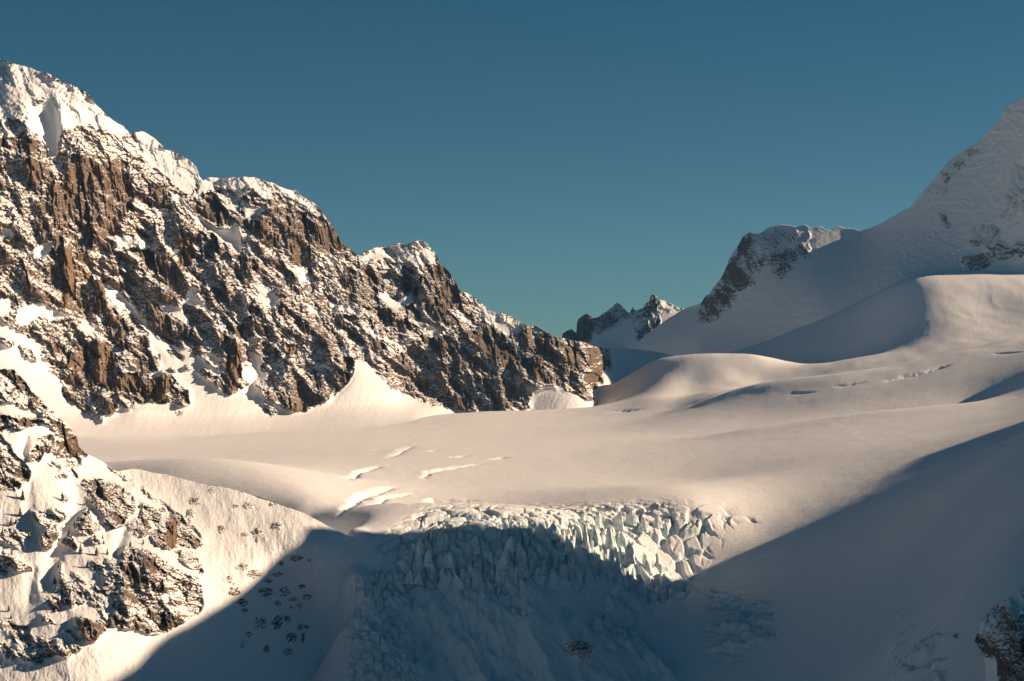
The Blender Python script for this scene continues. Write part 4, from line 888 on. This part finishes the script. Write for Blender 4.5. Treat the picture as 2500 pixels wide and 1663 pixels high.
for x, y in [(1000, 1270), (1150, 1278), (1300, 1294), (1420, 1345), (1560, 1425), (1726, 1400), (1830, 1360), (1944, 1308), (2067, 1256), (2094, 1231), (2143, 1178), (2197, 1140), (2260, 1115)]:
    z = base_z((x - CX) / F * yy, yy); k = np.argmax(CY - z / yy * F <= y)
    pr.append(ab(((x - CX) / F * yy[k], yy[k], z[k])))
CAST = [(round(a), round(b)) for a, b in pr]
pr.sort(); aa = np.arange(pr[0][0], pr[-1][0], 6.0); bb = np.interp(aa, [p[0] for p in pr], [p[1] for p in pr])
bb = np.convolve(np.pad(bb, 4, mode='edge'), np.ones(9) / 9, 'valid')
for k in range(len(bb) - 2, -1, -1):
    if aa[k] > 2000: bb[k] = max(bb[k], bb[k + 1])            # the crest only falls away from the viewer
prof = [(aa[0] - 800, bb[0])] + list(zip(aa, bb))
prof += [(prof[-1][0] + 300, prof[-1][1] - 90), (prof[-1][0] + 2000, prof[-1][1] - 250)]
cp = caster(prof)
sv = np.zeros(cp.shape[:2] + (4,), f32); sv[..., 0] = .8; sv[..., 3] = 1
tag(emit("mountain_ridge", cp, grid_quads(*cp.shape[:2]), sv, LAND), "snowy ridge outside the right edge that shades the foreground slope", "mountain ridge", None, "structure")

# ------------------------------------------------------------------ unseen valley under and behind the viewpoint, added for its bounce light
vx, vy = np.meshgrid(np.linspace(-16000, 16000, 260), np.linspace(-16000, 16000, 260))
vz = -720 + 60 * fbm(vx / 1500, vy / 1500, 4, 60)
vS = np.zeros(vx.shape + (4,), f32); vS[..., 0] = sstep(-.2, .3, fbm(vx / 500, vy / 500, 4, 61)); vS[..., 3] = 1
tag(emit("unseen_valley_floor", np.stack([vx, vy, vz], -1), grid_quads(*vx.shape), vS, LAND), "unseen snowy valley floor far below the viewpoint, added for bounce light", "valley", None, "structure")

# ------------------------------------------------------------------ thin mountain air
hm, hnt, N, L = nodes("thin_haze"); ho = N("ShaderNodeOutputMaterial"); hv = N("ShaderNodeVolumePrincipled"); L(hv.outputs[0], ho.inputs["Volume"])
hv.inputs["Color"].default_value = (.22, .55, 1, 1); hv.inputs["Density"].default_value = HAZE; hv.inputs["Anisotropy"].default_value = .2
b = np.array([(x, y, z) for z in (-801, 760) for y in (-16100, 16100) for x in (-16100, 16100)], float)
tag(mesh_np("haze", b, np.array([(0, 2, 3, 1), (4, 5, 7, 6), (0, 1, 5, 4), (2, 6, 7, 3), (0, 4, 6, 2), (1, 3, 7, 5)]), hm, None, False), "thin pale air between the viewpoint and the far peaks", "haze", None, "stuff")

# ------------------------------------------------------------------ camera, sun, sky
cam = bpy.data.cameras.new("camera"); co = bpy.data.objects.new("camera", cam); COL.objects.link(co)
cam.sensor_width = 36; cam.lens = 36 * F / 2500; cam.clip_start = 1; cam.clip_end = 40000
co.rotation_euler = (math.radians(90), 0, 0); scene.camera = co
sun = bpy.data.lights.new("sun", 'SUN'); so = bpy.data.objects.new("sun", sun); COL.objects.link(so)
sun.energy = 5.0; sun.angle = math.radians(.53); sun.color = (1, .735, .505)
from mathutils import Vector
so.rotation_euler = Vector(-L_SUN).to_track_quat('-Z', 'Y').to_euler()
w = bpy.data.worlds.new("World"); scene.world = w; w.use_nodes = True
nt = w.node_tree; nt.nodes.clear()
bg = nt.nodes.new("ShaderNodeBackground"); ow = nt.nodes.new("ShaderNodeOutputWorld"); sk = nt.nodes.new("ShaderNodeTexSky")
sk.sky_type = 'NISHITA'; sk.sun_disc = False; sk.sun_elevation = math.radians(SUN_EL); sk.sun_rotation = math.radians(SUN_AZ)
sk.altitude = 3000; sk.air_density = .7; sk.dust_density = .1; sk.ozone_density = 2.0
bg.inputs[1].default_value = .047
tint = nt.nodes.new("ShaderNodeMix"); tint.data_type = 'RGBA'; tint.blend_type = 'MULTIPLY'; tint.inputs[0].default_value = 1
tc = nt.nodes.new("ShaderNodeTexCoord"); sx = nt.nodes.new("ShaderNodeSeparateXYZ"); mr = nt.nodes.new("ShaderNodeMapRange"); grad = nt.nodes.new("ShaderNodeMix")
mr.interpolation_type = 'SMOOTHSTEP'; mr.inputs["From Min"].default_value = .0; mr.inputs["From Max"].default_value = .35
grad.data_type = 'RGBA'; grad.inputs[6].default_value = (.365, .57, .515, 1); grad.inputs[7].default_value = (.10, .60, .60, 1)
nt.links.new(tc.outputs["Generated"], sx.inputs[0]); nt.links.new(sx.outputs[2], mr.inputs[0]); nt.links.new(mr.outputs[0], grad.inputs[0]); nt.links.new(grad.outputs[2], tint.inputs[7])
nt.links.new(sk.outputs[0], tint.inputs[6]); nt.links.new(tint.outputs[2], bg.inputs[0]); nt.links.new(bg.outputs[0], ow.inputs[0])
vs = scene.view_settings
vs.view_transform = 'Standard'; vs.look = 'None'; vs.exposure = 0.67; vs.gamma = 1.0
scene.cycles.max_bounces = 5; scene.cycles.diffuse_bounces = 5
